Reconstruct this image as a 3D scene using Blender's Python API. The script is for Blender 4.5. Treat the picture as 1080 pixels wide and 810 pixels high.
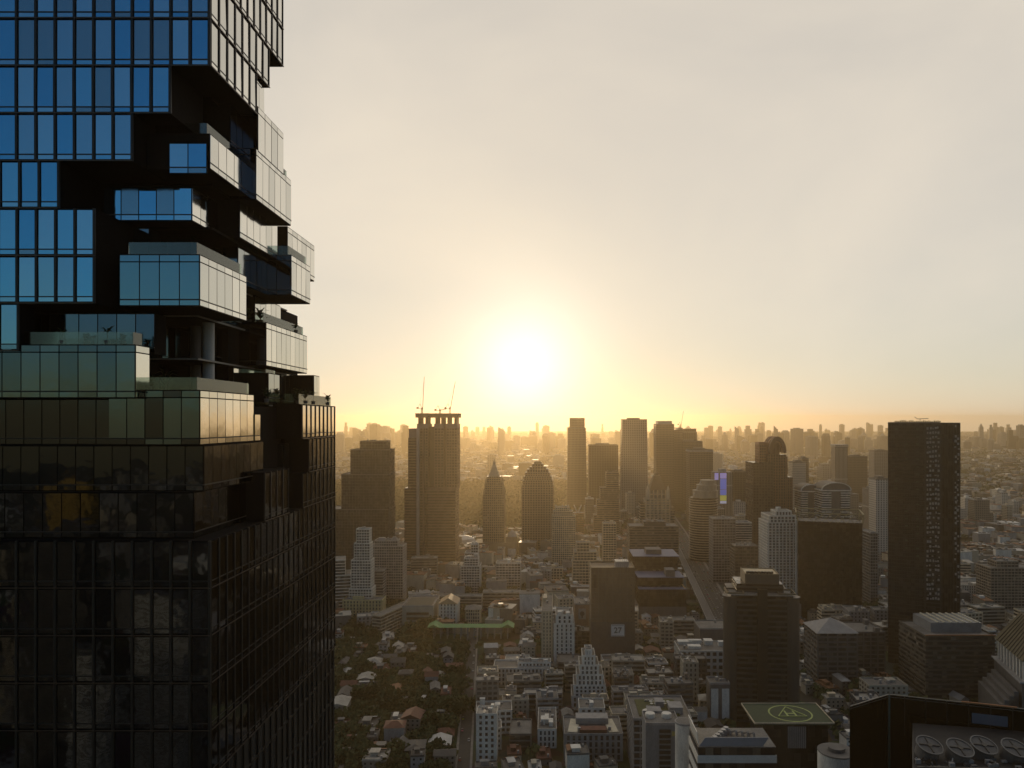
import bpy, math, random
from mathutils import Vector
rnd = random.Random(7)
S = bpy.context.scene
for o in list(bpy.data.objects): bpy.data.objects.remove(o)
COL = S.collection
H = 225.0            # eye level in metres
F = 800.0            # focal length in pixels of the 1080 px wide photograph
UC, VC = 580.0, 443.0
def X(u, Y): return (u - UC) / F * Y
def Z(v, Y): return H - (v - VC) / F * Y
R = math.radians
# ---------------------------------------------------------------- camera, sky, sun, exposure
cam = bpy.data.cameras.new("camera"); camo = bpy.data.objects.new("camera", cam); COL.objects.link(camo)
camo.location = (0, 0, H); camo.rotation_euler = (R(90), 0, 0)
cam.sensor_width = 36; cam.lens = 36 * F / 1080
cam.shift_x = -(UC - 540) / 1080; cam.shift_y = (VC - 405) / 1080
cam.clip_start = 0.5; cam.clip_end = 60000
S.camera = camo
SUN_EL, SUN_AZ = 4.1, -1.9           # degrees; azimuth to the right of the view axis
W = bpy.data.worlds.new("World"); S.world = W; W.use_nodes = True
nt = W.node_tree; N = nt.nodes; L = nt.links; N.clear()
out = N.new("ShaderNodeOutputWorld"); bg = N.new("ShaderNodeBackground"); sky = N.new("ShaderNodeTexSky")
sky.sky_type = 'NISHITA'; sky.sun_disc = False
sky.sun_elevation = R(SUN_EL); sky.sun_rotation = R(SUN_AZ)
sky.altitude = 200; sky.air_density = 1.0; sky.dust_density = 0.25; sky.ozone_density = 3.0
# thin high cloud: a veil whose cover varies over the sky, thicker towards the evening side
tc = N.new("ShaderNodeTexCoord"); mp = N.new("ShaderNodeMapping"); mp.inputs['Scale'].default_value = (1.1, 1.1, 2.2)
nz = N.new("ShaderNodeTexNoise"); nz.inputs['Scale'].default_value = 1.7; nz.inputs['Detail'].default_value = 7; nz.inputs['Distortion'].default_value = .5
L.new(tc.outputs['Generated'], mp.inputs[0]); L.new(mp.outputs[0], nz.inputs['Vector'])
rp = N.new("ShaderNodeMapRange"); rp.inputs[1].default_value = .3; rp.inputs[2].default_value = .75
rp.inputs[3].default_value = .74; rp.inputs[4].default_value = 1; L.new(nz.outputs[0], rp.inputs[0])
sx = N.new("ShaderNodeSeparateXYZ"); L.new(tc.outputs['Generated'], sx.inputs[0])
side = N.new("ShaderNodeMapRange"); side.inputs[1].default_value = -.35; side.inputs[2].default_value = .5; side.interpolation_type = 'SMOOTHSTEP'
side.inputs[3].default_value = .05; side.inputs[4].default_value = 1; L.new(sx.outputs[1], side.inputs[0])
mul = N.new("ShaderNodeMath"); mul.operation = 'MULTIPLY'; L.new(rp.outputs[0], mul.inputs[0]); L.new(side.outputs[0], mul.inputs[1])
veil = N.new("ShaderNodeMix"); veil.data_type = 'RGBA'; veil.blend_type = 'MULTIPLY'; veil.inputs[0].default_value = 1
L.new(sky.outputs[0], veil.inputs[6]); veil.inputs[7].default_value = (.15, .135, .11, 1)
base = N.new("ShaderNodeMix"); base.data_type = 'RGBA'; base.blend_type = 'ADD'; base.inputs[0].default_value = 1
L.new(veil.outputs[2], base.inputs[6]); base.inputs[7].default_value = (6.7, 6.0, 5.0, 1)     # the veil itself, evenly lit cloud
mx = N.new("ShaderNodeMix"); mx.data_type = 'RGBA'
L.new(mul.outputs[0], mx.inputs[0]); L.new(sky.outputs[0], mx.inputs[6]); # forward scattering of the sun in the veil (corona round the sun's direction)
vd = N.new("ShaderNodeVectorMath"); vd.operation = 'DOT_PRODUCT'; L.new(tc.outputs['Generated'], vd.inputs[0])
vd.inputs[1].default_value = (math.sin(R(SUN_AZ)) * math.cos(R(SUN_EL)), math.cos(R(SUN_AZ)) * math.cos(R(SUN_EL)), math.sin(R(SUN_EL)))
last = base.outputs[2]
for power, tint in ((700, (3.2, 3.3, 3.2, 1)), (200, (2.6, 2.5, 2.1, 1)), (14, (1.15, .7, .15, 1))):
    pw_ = N.new("ShaderNodeMath"); pw_.operation = 'POWER'; pw_.use_clamp = True; L.new(vd.outputs['Value'], pw_.inputs[0]); pw_.inputs[1].default_value = power
    ca_ = N.new("ShaderNodeMix"); ca_.data_type = 'RGBA'; ca_.blend_type = 'ADD'; L.new(pw_.outputs[0], ca_.inputs[0]); L.new(last, ca_.inputs[6]); ca_.inputs[7].default_value = tint
    last = ca_.outputs[2]
L.new(last, mx.inputs[7])
L.new(mx.outputs[2], bg.inputs[0]); bg.inputs[1].default_value = 0.15
L.new(bg.outputs[0], out.inputs[0])
sl = bpy.data.lights.new("sun", 'SUN'); sl.energy = 2.0; sl.angle = R(0.5); sl.color = (1.0, .74, .42)
suno = bpy.data.objects.new("sun", sl); COL.objects.link(suno)
sd = Vector((math.sin(R(SUN_AZ)) * math.cos(R(SUN_EL)), math.cos(R(SUN_AZ)) * math.cos(R(SUN_EL)), math.sin(R(SUN_EL))))
suno.rotation_euler = (-sd).to_track_quat('-Z', 'Y').to_euler()
suno.location = (0, 300, 500)
S.view_settings.view_transform = 'Standard'; S.view_settings.look = 'None'
S.view_settings.exposure = -0.42; S.view_settings.gamma = 1; S.view_settings.use_curve_mapping = False
S.render.engine = 'CYCLES'
S.cycles.use_denoising = True
S.cycles.max_bounces = 6; S.cycles.diffuse_bounces = 2; S.cycles.glossy_bounces = 4
S.cycles.transmission_bounces = 4; S.cycles.transparent_max_bounces = 8; S.cycles.volume_bounces = 0
S.cycles.sample_clamp_indirect = 6

HAZE_D, HAZE_G = 0.72e-4, .74
# ---------------------------------------------------------------- materials
def lin(c):
    return tuple(x / 12.92 if x <= .04045 else ((x + .055) / 1.055) ** 2.4 for x in c)
MAT = {}
def mat(name, col, rough=.8, metal=0, spec=.5, var=.25, scale=.25, streak=0.0, bump=0):
    """plain surface whose tone varies with weather and dirt"""
    if name in MAT: return MAT[name]
    m = bpy.data.materials.new(name); MAT[name] = m; m.use_nodes = True
    n = m.node_tree.nodes; l = m.node_tree.links; b = n['Principled BSDF']
    b.inputs['Roughness'].default_value = rough; b.inputs['Metallic'].default_value = metal
    b.inputs['Specular IOR Level'].default_value = spec
    if var:
        g = n.new("ShaderNodeNewGeometry")
        t = n.new("ShaderNodeTexNoise"); t.inputs['Scale'].default_value = scale; t.inputs['Detail'].default_value = 6
        mpn = n.new("ShaderNodeMapping"); mpn.inputs['Scale'].default_value = (1, 1, .35 if streak else 1)
        l.new(g.outputs['Position'], mpn.inputs[0]); l.new(mpn.outputs[0], t.inputs['Vector'])
        t2 = n.new("ShaderNodeTexNoise"); t2.inputs['Scale'].default_value = scale * 9; t2.inputs['Detail'].default_value = 3
        l.new(mpn.outputs[0], t2.inputs['Vector'])
        ad = n.new("ShaderNodeMath"); ad.operation = 'ADD'; l.new(t.outputs[0], ad.inputs[0]); l.new(t2.outputs[0], ad.inputs[1])
        r = n.new("ShaderNodeMapRange"); r.inputs[1].default_value = .7; r.inputs[2].default_value = 1.3
        r.inputs[3].default_value = 1 - var; r.inputs[4].default_value = 1 + var * .6; l.new(ad.outputs[0], r.inputs[0])
        mm = n.new("ShaderNodeMix"); mm.data_type = 'RGBA'; mm.blend_type = 'MULTIPLY'; mm.inputs[0].default_value = 1
        mm.inputs[6].default_value = (*col, 1); l.new(r.outputs[0], mm.inputs[7]); l.new(mm.outputs[2], b.inputs['Base Color'])
        if bump:
            bp = n.new("ShaderNodeBump"); bp.inputs['Strength'].default_value = bump; bp.inputs['Distance'].default_value = .2
            l.new(t2.outputs[0], bp.inputs['Height']); l.new(bp.outputs[0], b.inputs['Normal'])
    else:
        b.inputs['Base Color'].default_value = (*col, 1)
    return m
def gridmat(name, wall, glass, fx, fz, hx=.55, hz=.5, grough=.12, flat=0):
    """far facade: rows of windows in a wall (used only where a storey is about a pixel high)"""
    if name in MAT: return MAT[name]
    m = bpy.data.materials.new(name); MAT[name] = m; m.use_nodes = True
    n = m.node_tree.nodes; l = m.node_tree.links; b = n['Principled BSDF']
    t = n.new("ShaderNodeTexCoord"); s = n.new("ShaderNodeSeparateXYZ"); l.new(t.outputs['Object'], s.inputs[0])
    def frac(sock_or, per, hole):
        a = n.new("ShaderNodeMath"); a.operation = 'DIVIDE'; l.new(sock_or, a.inputs[0]); a.inputs[1].default_value = per
        f = n.new("ShaderNodeMath"); f.operation = 'FRACT'; l.new(a.outputs[0], f.inputs[0])
        c = n.new("ShaderNodeMath"); c.operation = 'LESS_THAN'; l.new(f.outputs[0], c.inputs[0]); c.inputs[1].default_value = hole
        return c.outputs[0]
    xy = n.new("ShaderNodeMath"); xy.operation = 'ADD'; l.new(s.outputs[0], xy.inputs[0]); l.new(s.outputs[1], xy.inputs[1])
    A = frac(xy.outputs[0], fx, hx); B = frac(s.outputs[2], fz, hz)
    w = n.new("ShaderNodeMath"); w.operation = 'MULTIPLY'; l.new(A, w.inputs[0]); l.new(B, w.inputs[1])
    g = n.new("ShaderNodeNewGeometry"); sn = n.new("ShaderNodeSeparateXYZ"); l.new(g.outputs['Normal'], sn.inputs[0])
    up = n.new("ShaderNodeMath"); up.operation = 'LESS_THAN'; l.new(sn.outputs[2], up.inputs[0]); up.inputs[1].default_value = .5
    w2 = n.new("ShaderNodeMath"); w2.operation = 'MULTIPLY'; l.new(w.outputs[0], w2.inputs[0]); l.new(up.outputs[0], w2.inputs[1])
    mm = n.new("ShaderNodeMix"); mm.data_type = 'RGBA'; l.new(w2.outputs[0], mm.inputs[0])
    mm.inputs[6].default_value = (*wall, 1); mm.inputs[7].default_value = (*glass, 1); l.new(mm.outputs[2], b.inputs['Base Color'])
    r = n.new("ShaderNodeMapRange"); r.inputs[3].default_value = .8; r.inputs[4].default_value = grough; l.new(w2.outputs[0], r.inputs[0])
    l.new(r.outputs[0], b.inputs['Roughness'])
    return m
M_WHITE = mat('white_render', (.70, .67, .60), streak=1, var=.3)
M_CREAM = mat('cream_render', (.58, .49, .35), streak=1, var=.3)
M_GREY = mat('grey_concrete', (.30, .29, .28), streak=1, var=.3)
M_DGREY = mat('dark_concrete', (.12, .115, .11), streak=1, var=.3)
M_BROWN = mat('brown_stone', (.16, .085, .055), streak=1, var=.3)
M_YEL = mat('yellow_render', (.50, .42, .22), streak=1, var=.3)
M_ROOF = mat('roof_concrete', (.15, .145, .135), var=.5, scale=.12)
M_ROOFL = mat('pale_roof', (.34, .32, .28), var=.4, scale=.12)
M_TILE = mat('red_roof', (.13, .05, .032), var=.45, scale=.3)
M_METALR = mat('metal_roof', (.30, .31, .32), rough=.5, metal=.5, var=.3, scale=.2)
M_GREENR = mat('green_roof', (.11, .26, .08), var=.3, rough=.6)
M_BLUER = mat('blue_roof', (.05, .075, .16), var=.3, rough=.55, scale=.08)
def windowmat(name, base, curtain, share, rough, spec, cx, cz):
    """window glass with a blind or curtain drawn behind some of the panes"""
    m = bpy.data.materials.new(name); MAT[name] = m; m.use_nodes = True; n = m.node_tree.nodes; l = m.node_tree.links; b = n['Principled BSDF']
    b.inputs['Specular IOR Level'].default_value = spec
    t = n.new("ShaderNodeTexCoord"); s = n.new("ShaderNodeVectorMath"); s.operation = 'DIVIDE'; s.inputs[1].default_value = (cx, cx, cz); l.new(t.outputs['Object'], s.inputs[0])
    f = n.new("ShaderNodeVectorMath"); f.operation = 'FLOOR'; l.new(s.outputs[0], f.inputs[0])
    w = n.new("ShaderNodeTexWhiteNoise"); l.new(f.outputs[0], w.inputs['Vector'])
    r = n.new("ShaderNodeMapRange"); r.inputs[1].default_value = 1 - share; r.inputs[2].default_value = 1; l.new(w.outputs['Value'], r.inputs[0])
    mm = n.new("ShaderNodeMix"); mm.data_type = 'RGBA'; l.new(r.outputs[0], mm.inputs[0]); mm.inputs[6].default_value = (*base, 1); mm.inputs[7].default_value = (*curtain, 1)
    l.new(mm.outputs[2], b.inputs['Base Color'])
    q = n.new("ShaderNodeMapRange"); q.inputs[3].default_value = rough; q.inputs[4].default_value = rough + .22; l.new(w.outputs['Value'], q.inputs[0]); l.new(q.outputs[0], b.inputs['Roughness'])
    return m
M_GLASS = windowmat('dark_window', (.02, .024, .028), (.17, .15, .115), .34, .06, .7, 3.6, 3.6)
M_DGLASS = windowmat('dark_curtain_glass', (.012, .012, .012), (.03, .027, .023), .3, .12, .35, 3.4, 4.0)
M_BLACK = mat('black_frame', (.012, .011, .010), rough=.45, var=0)
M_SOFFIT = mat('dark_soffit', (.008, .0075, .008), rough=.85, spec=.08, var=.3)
M_GOLDM = mat('ochre_render', (.45, .27, .09), var=.3)
M_ASPH = mat('asphalt', (.035, .035, .035), var=.3, scale=.05)
M_PAVE = mat('pavement', (.2, .19, .18), var=.3, scale=.2)
M_BARK = mat('bark', (.07, .05, .035), var=.3, scale=2)
def leafmat(name, c):
    m = mat(name, c, rough=.75, spec=.2, var=.45, scale=.35); return m
M_LEAF = [leafmat('leaf_green', (.040, .060, .020)), leafmat('leaf_dark', (.03, .05, .02)), leafmat('leaf_olive', (.065, .075, .025))]

# ---------------------------------------------------------------- mesh helpers
class MB:
    def __init__(s): s.v = []; s.f = []; s.m = []; s.c = 0
    def add(s, vs, fs, m=0):
        o = len(s.v); s.v += vs; s.f += [tuple(o + i for i in f) for f in fs]; s.m += [m] * len(fs); return s
    def box(s, x0, x1, y0, y1, z0, z1, m=0, a=0, c=(0, 0)):
        vs = [(x0, y0, z0), (x1, y0, z0), (x1, y1, z0), (x0, y1, z0), (x0, y0, z1), (x1, y0, z1), (x1, y1, z1), (x0, y1, z1)]
        if a:
            ca, sa = math.cos(a), math.sin(a)
            vs = [(c[0] + (x - c[0]) * ca - (y - c[1]) * sa, c[1] + (x - c[0]) * sa + (y - c[1]) * ca, z) for x, y, z in vs]
        return s.add(vs, [(3, 2, 1, 0), (4, 5, 6, 7), (0, 1, 5, 4), (1, 2, 6, 5), (2, 3, 7, 6), (3, 0, 4, 7)], m)
    def ring(s, w, d, z0, z1, t, m=0, cx=0, cy=0):
        """hollow rectangular band, outside size w x d"""
        a, b = w / 2, d / 2; vs = []
        for z in (z0, z1):
            for q, e in ((a, b), (a - t, b - t)):
                vs += [(cx - q, cy - e, z), (cx + q, cy - e, z), (cx + q, cy + e, z), (cx - q, cy + e, z)]
        fs = []
        for i in range(4):
            j = (i + 1) % 4
            fs += [(i, j, 8 + j, 8 + i), (4 + j, 4 + i, 12 + i, 12 + j), (8 + i, 8 + j, 12 + j, 12 + i), (j, i, 4 + i, 4 + j)]
        return s.add(vs, fs, m)
    def prism(s, pts, z0, z1, m=0, inset=0):
        n = len(pts); cx = sum(p[0] for p in pts) / n; cy = sum(p[1] for p in pts) / n; k = 1 - inset
        vs = [(x, y, z0) for x, y in pts] + [(cx + (x - cx) * k, cy + (y - cy) * k, z1) for x, y in pts]
        return s.add(vs, [tuple(reversed(range(n))), tuple(range(n, 2 * n))] + [(i, (i + 1) % n, n + (i + 1) % n, n + i) for i in range(n)], m)
    def cyl(s, cx, cy, r, z0, z1, n=12, r1=None, m=0):
        r1 = r if r1 is None else r1
        vs = [(cx + r * math.cos(2 * math.pi * i / n), cy + r * math.sin(2 * math.pi * i / n), z0) for i in range(n)]
        vs += [(cx + r1 * math.cos(2 * math.pi * i / n), cy + r1 * math.sin(2 * math.pi * i / n), z1) for i in range(n)]
        return s.add(vs, [tuple(reversed(range(n))), tuple(range(n, 2 * n))] + [(i, (i + 1) % n, n + (i + 1) % n, n + i) for i in range(n)], m)
    def bar(s, p, q, t, m=0):
        p = Vector(p); q = Vector(q); d = (q - p).normalized(); a = d.cross(Vector((0, 0, 1)))
        if a.length < .01: a = Vector((1, 0, 0))
        a = a.normalized() * t / 2; b = d.cross(a).normalized() * t / 2
        vs = [tuple(e + i * a + j * b) for e in (p, q) for i, j in ((-1, -1), (1, -1), (1, 1), (-1, 1))]
        return s.add(vs, [(3, 2, 1, 0), (4, 5, 6, 7), (0, 1, 5, 4), (1, 2, 6, 5), (2, 3, 7, 6), (3, 0, 4, 7)], m)
    def gable(s, w, d, z0, h, over=.4, m=0, hip=0, cx=0, cy=0):
        a, b = w / 2 + over, d / 2 + over
        if w >= d: r0, r1 = (-(a - hip * b), 0), ((a - hip * b), 0)
        else: r0, r1 = (0, -(b - hip * a)), (0, (b - hip * a))
        vs = [(cx - a, cy - b, z0), (cx + a, cy - b, z0), (cx + a, cy + b, z0), (cx - a, cy + b, z0),
              (cx + r0[0], cy + r0[1], z0 + h), (cx + r1[0], cy + r1[1], z0 + h)]
        if w >= d: fs = [(3, 2, 1, 0), (0, 1, 5, 4), (1, 2, 5), (2, 3, 4, 5), (3, 0, 4)]
        else: fs = [(3, 2, 1, 0), (0, 1, 4), (1, 2, 5, 4), (2, 3, 5), (3, 0, 4, 5)]
        return s.add(vs, fs, m)
    def mesh(s, name, mats):
        me = bpy.data.meshes.new(name); me.from_pydata(s.v, [], s.f)
        for m in (mats if isinstance(mats, (list, tuple)) else [mats]): me.materials.append(m)
        if any(s.m): me.polygons.foreach_set('material_index', s.m)
        me.update(); return me
def link(name, me, parent=None, loc=(0, 0, 0), rz=0):
    o = bpy.data.objects.new(name, me); COL.objects.link(o); o.location = loc; o.rotation_euler = (0, 0, rz)
    if parent: o.parent = parent
    return o
def part(name, mb, mats, parent, loc=(0, 0, 0), rz=0): return link(name, mb.mesh(name, mats), parent, loc, rz)
def tag(o, label, cat, group=None, kind=None):
    if label: o['label'] = label
    if cat: o['category'] = cat
    if group: o['group'] = group
    if kind: o['kind'] = kind
    return o
def thing(name, label, cat, loc, rz=0, group=None):
    return tag(link(name, None, None, loc, rz), label, cat, group)
def setting(name, mb, mats, kind='structure', label=None, cat=None):
    o = part(name, mb, mats, None); o['kind'] = kind
    if label: o['label'] = label
    if cat: o['category'] = cat
    return o
# ---------------------------------------------------------------- ground, haze
def ground_mat():
    m = bpy.data.materials.new('city_ground'); m.use_nodes = True
    n = m.node_tree.nodes; l = m.node_tree.links; b = n['Principled BSDF']; b.inputs['Roughness'].default_value = .9
    b.inputs['Specular IOR Level'].default_value = .2
    g = n.new("ShaderNodeNewGeometry")
    t = n.new("ShaderNodeTexNoise"); t.inputs['Scale'].default_value = .004; t.inputs['Detail'].default_value = 8
    l.new(g.outputs['Position'], t.inputs['Vector'])
    v = n.new("ShaderNodeTexVoronoi"); v.inputs['Scale'].default_value = .045; l.new(g.outputs['Position'], v.inputs['Vector'])
    cr = n.new("ShaderNodeValToRGB"); e = cr.color_ramp.elements; e[0].position = .35; e[0].color = (.025, .034, .015, 1)
    e[1].position = .62; e[1].color = (.11, .10, .085, 1); l.new(t.outputs[0], cr.inputs[0])
    mm = n.new("ShaderNodeMix"); mm.data_type = 'RGBA'; mm.blend_type = 'MULTIPLY'; mm.inputs[0].default_value = .7
    l.new(cr.outputs[0], mm.inputs[6]); l.new(v.outputs['Color'], mm.inputs[7]); l.new(mm.outputs[2], b.inputs['Base Color'])
    return m
setting('ground', MB().add([(-14900, -3400, 0), (14900, -3400, 0), (14900, 14900, 0), (-14900, 14900, 0)], [(0, 1, 2, 3)]), ground_mat())
HZ = MB().box(-15000, 15000, -3500, 15000, -1, 300)
hm = bpy.data.materials.new('haze_air'); hm.use_nodes = True; hn = hm.node_tree.nodes; hn.clear()
ho = hn.new("ShaderNodeOutputMaterial"); pv = hn.new("ShaderNodeVolumePrincipled")
pv.inputs['Color'].default_value = (.95, .75, .47, 1); pv.inputs['Density'].default_value = HAZE_D; pv.inputs['Anisotropy'].default_value = HAZE_G
hm.node_tree.links.new(pv.outputs[0], ho.inputs['Volume'])
haze = setting('haze', HZ, hm, kind='stuff'); haze['label'] = 'golden evening haze hanging over the whole city'
# ---------------------------------------------------------------- the glass tower with its pixelated, broken-out corner
def glassmat(name, tint, rough=.03):
    m = bpy.data.materials.new(name); m.use_nodes = True; n = m.node_tree.nodes; l = m.node_tree.links; b = n['Principled BSDF']
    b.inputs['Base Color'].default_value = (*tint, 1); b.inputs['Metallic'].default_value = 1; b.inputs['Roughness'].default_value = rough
    g = n.new("ShaderNodeNewGeometry"); t = n.new("ShaderNodeTexNoise"); t.inputs['Scale'].default_value = .9; t.inputs['Detail'].default_value = 1
    l.new(g.outputs['Position'], t.inputs['Vector'])
    bp = n.new("ShaderNodeBump"); bp.inputs['Strength'].default_value = .22; bp.inputs['Distance'].default_value = .03
    l.new(t.outputs[0], bp.inputs['Height']); l.new(bp.outputs[0], b.inputs['Normal'])
    return m
G_BLUE = [glassmat('blue_coated_glass', (.20, .52, .74)), glassmat('blue_coated_glass_pale', (.30, .57, .74), .05), glassmat('blue_coated_glass_deep', (.14, .45, .70))]
_bl = glassmat('blue_glass_blind_drawn', (.22, .40, .52), .10); _bl.node_tree.nodes['Principled BSDF'].inputs['Metallic'].default_value = .8
G_BLUE += [_bl, glassmat('blue_coated_glass_grey', (.26, .50, .66), .04)]
G_TEAL = [glassmat('teal_terrace_glass', (.14, .20, .245), .05), glassmat('teal_terrace_glass_deep', (.11, .16, .20))]
G_MID = glassmat('mid_terrace_glass', (.19, .34, .40), .05)
G_SIDE = [glassmat('sky_sheen_flank_glass', (.76, .75, .70), .1), glassmat('sky_sheen_flank_glass_dim', (.62, .62, .58), .06)]  # pale tint puts the bright sky's reflection into the flank panes
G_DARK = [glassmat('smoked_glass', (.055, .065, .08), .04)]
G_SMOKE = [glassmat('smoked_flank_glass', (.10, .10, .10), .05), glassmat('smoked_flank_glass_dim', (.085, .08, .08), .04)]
RAILG = bpy.data.materials.new('clear_balustrade'); RAILG.use_nodes = True
_n = RAILG.node_tree.nodes; _l = RAILG.node_tree.links; _n.clear()
_o = _n.new("ShaderNodeOutputMaterial"); _m = _n.new("ShaderNodeMixShader"); _t = _n.new("ShaderNodeBsdfTransparent"); _g = _n.new("ShaderNodeBsdfGlossy")
_t.inputs[0].default_value = (.72, .78, .76, 1); _g.inputs['Roughness'].default_value = .05; _g.inputs[0].default_value = (.8, .84, .8, 1)
_f = _n.new("ShaderNodeLayerWeight"); _f.inputs['Blend'].default_value = .45
_l.new(_f.outputs['Fresnel'], _m.inputs[0]); _l.new(_t.outputs[0], _m.inputs[1]); _l.new(_g.outputs[0], _m.inputs[2]); _l.new(_m.outputs[0], _o.inputs[0])
EDGE = mat('bronze_edge_trim', (.09, .07, .055), rough=.35, metal=.6, var=0)

XR, YF = -28.7, 64.0
def LV(n): return H + 1.84 + 4 * n
tw = thing('glass_skyscraper', 'tall mirrored glass skyscraper with a pixelated corner of jutting glass boxes and terraces', 'skyscraper', (XR - 20, YF + 18.5, 0))
TO = Vector(tw.location)
def tpart(name, mb, mats, parent=None):
    """vertices are given in place; parts keep the tower's own origin"""
    mb.v = [(x - TO.x, y - TO.y, z) for x, y, z in mb.v]
    return part(name, mb, mats, parent or tw)
PANES = []   # (apparent size, four corners, outward normal, glass, parent part)
def pane(parent, a, b, z0, z1, nx, ny, glass):
    """a, b: plan points of the pane's foot from its start to its end, facing (nx, ny)"""
    t = rnd.gauss(0, .004); q = rnd.gauss(0, .004)
    o = .05
    d = math.hypot(b[0] - a[0], b[1] - a[1])
    pts = []
    for (p, s) in ((a, -1), (b, 1)):
        for z, k in ((z0, -1), (z1, 1)):
            e = o + t * s * d / 2 + q * k * (z1 - z0) / 2
            pts.append((p[0] + nx * e, p[1] + ny * e, z))
    m = ((a[0] + b[0]) / 2, (a[1] + b[1]) / 2, (z0 + z1) / 2)
    dist = math.hypot(m[0], m[1]); cosv = abs(m[0] * nx + m[1] * ny) / dist
    v = VC - (m[2] - H) * F / m[1]
    vis = 1 if (-10 < v < 815 and m[1] > 0 and UC + m[0] / m[1] * F > -12) else 0
    PANES.append((vis * d * (z1 - z0) * cosv / dist ** 2, pts, (nx, ny), glass, parent))
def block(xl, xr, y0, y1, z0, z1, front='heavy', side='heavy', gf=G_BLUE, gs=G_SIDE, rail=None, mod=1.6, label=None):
    """one storey box of the stack: dark carcass, panes on the front and the flank, mullions, balustrade"""
    c = MB().box(xl, xr, y0, y1, z0, z1)
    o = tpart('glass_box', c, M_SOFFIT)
    if label: o['label'] = label
    mu = MB(); h = z1 - z0
    for face, st in (('f', front), ('s', side)):
        if not st: continue
        L_ = (xr - xl) if face == 'f' else (y1 - y0)
        n = max(1, round(L_ / mod)); st_w = L_ / n
        tall = h > 4.2
        if st == 'heavy': fr, lo, hi = .17, .16, .14
        else: fr, lo, hi = .045, .09, .10
        for i in range(n):
            s0, s1 = i * st_w + fr, (i + 1) * st_w - fr
            segs = [(z0 + lo, z0 + .52), (z0 + .60, z1 - hi)] if not (st == 'light' and tall) else [(z0 + lo, z0 + .55), (z0 + .63, z1 - .72), (z1 - .62, z1 - hi)]
            for k, (za, zb) in enumerate(segs):
                if face == 'f': pane(o, (xr - s0 if 0 else xl + s0, y0), (xl + s1, y0), za, zb, 0, -1, rnd.choice(gf))
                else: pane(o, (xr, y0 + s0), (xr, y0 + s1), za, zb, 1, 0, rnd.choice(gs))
        if st == 'heavy':
            for i in range(n + 1):
                s = i * st_w
                if face == 'f': mu.box(xl + s - .10, xl + s + .10, y0 - .16, y0 - .004, z0 + .01, z1 - .01)
                else: mu.box(xr + .004, xr + .14, max(y0 + .01, y0 + s - .08), min(y1, y0 + s + .08), z0 + .01, z1 - .01)
        if face == 'f': mu.box(xl, xr, y0 - .10, y0 - .006, z0 + .515, z0 + .605)
        else: mu.box(xr + .006, xr + .08, y0, y1, z0 + .515, z0 + .605)
    if mu.v: tpart('mullion', mu, M_BLACK, o)
    if front == 'heavy' or side == 'heavy':
        e = MB()
        if front == 'heavy': e.box(xl, xr, y0 - .20, y0 - .165, z0 - .03, z0 + .06)
        if side == 'heavy': e.box(xr + .15, xr + .2, y0, y1, z0 - .03, z0 + .06)
        if e.v: tpart('edge_trim', e, EDGE, o)
    if rail:
        g = MB(); hh = rail; i0 = .5
        g.box(xl + i0, xr - i0, y0 + i0, y0 + i0 + .03, z1, z1 + hh)
        g.box(xr - i0, xr - i0 + .03, y0 + i0, y1, z1, z1 + hh)
        tpart('balustrade', g, RAILG, o)
    return o
XLL = XR - 39
# main curtain wall on the front, storey by storey (it steps back as the corner breaks up)
for n in (9, 10, 11): block(XLL, XR, YF, 81.3, LV(n), LV(n + 1))
block(XLL, XR, YF, 77.3, LV(8), LV(9))
block(XLL, XR, YF, 74.0, LV(7), LV(8))
block(XR - 20, XR - .3, 74.1, 76.9, LV(7), LV(8), None, 'light')
block(XLL, -32.0, YF, 70, LV(6), LV(7), side=None)
block(XLL, -35.2, YF, 70, LV(5), LV(6), side=None)
block(XLL, -41.4, YF, 70, LV(4), LV(5), side=None)
block(XLL, -38.4, YF, 70, LV(3), LV(4), side=None)
block(XLL, -38.4, YF, 70, LV(2), LV(3), side=None)
block(XLL, -44.8, YF, 66, LV(1), LV(2), side=None)
# jutting boxes, terraces and recessed rooms
block(XR - 8, XR, 74.5, 81.6, LV(6), LV(7) + 1.0, 'light', 'light', G_DARK)
block(XR - 6, XR - 1.5, 71.6, 74.4, LV(6), LV(7), None, 'light')
block(-35.1, -29.6, 66, 76, LV(5), LV(6) - .9, None, 'light', rail=1.1)
block(-33.0, -29.75, 65.8, 65.95, LV(5) - .5, LV(5) + 2.2, 'light', None, G_BLUE)
block(-31.8, XR, 74.02, 84, LV(5) - .35, LV(6) + .7, 'light', 'light', G_DARK, rail=1.0, label='box jutting out past the corner with a black front and a pale glass flank')
block(-40, -32.1, 68, 71.2, LV(4), LV(4) + 3.0, 'light', 'light', G_BLUE)
block(-46.8, -41.5, 67.4, 69, LV(4) + .8, LV(4) + 2.4, 'light', None, G_DARK)
block(-30.4 - 6, XR - 1.7, 74.3, 84.5, LV(4), LV(5), None, 'light')
block(-30.4 - 6, XR - 1.7, 87.8, 97.8, LV(4), LV(5) + .6, None, 'light')
block(-33.5, XR, 84.1, 90.7, LV(3), LV(4) + .5, 'light', 'light', G_DARK, rail=1.1)
block(-38.2, -36.7, 69.5, 71.5, LV(3) - .1, LV(3) + 3.8, 'light', None, G_TEAL)
block(-37.2, -30.3, 65.6, 75.6, LV(2), LV(3) + .5, 'light', 'light', [G_MID], rail=1.15, label='teal fronted terrace box with a pale flank and a glass balustrade')
block(-37, XR - 4, 84, 92, LV(2), LV(3), None, 'light')
block(-41.3, -38.9, 76.0, 78.7, LV(1) - 3.6, LV(1) + 4.9, None, 'light')
block(-46.6, -34.9, 67, 69, LV(1), LV(1) + 3.6, 'light', None, G_TEAL)
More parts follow.
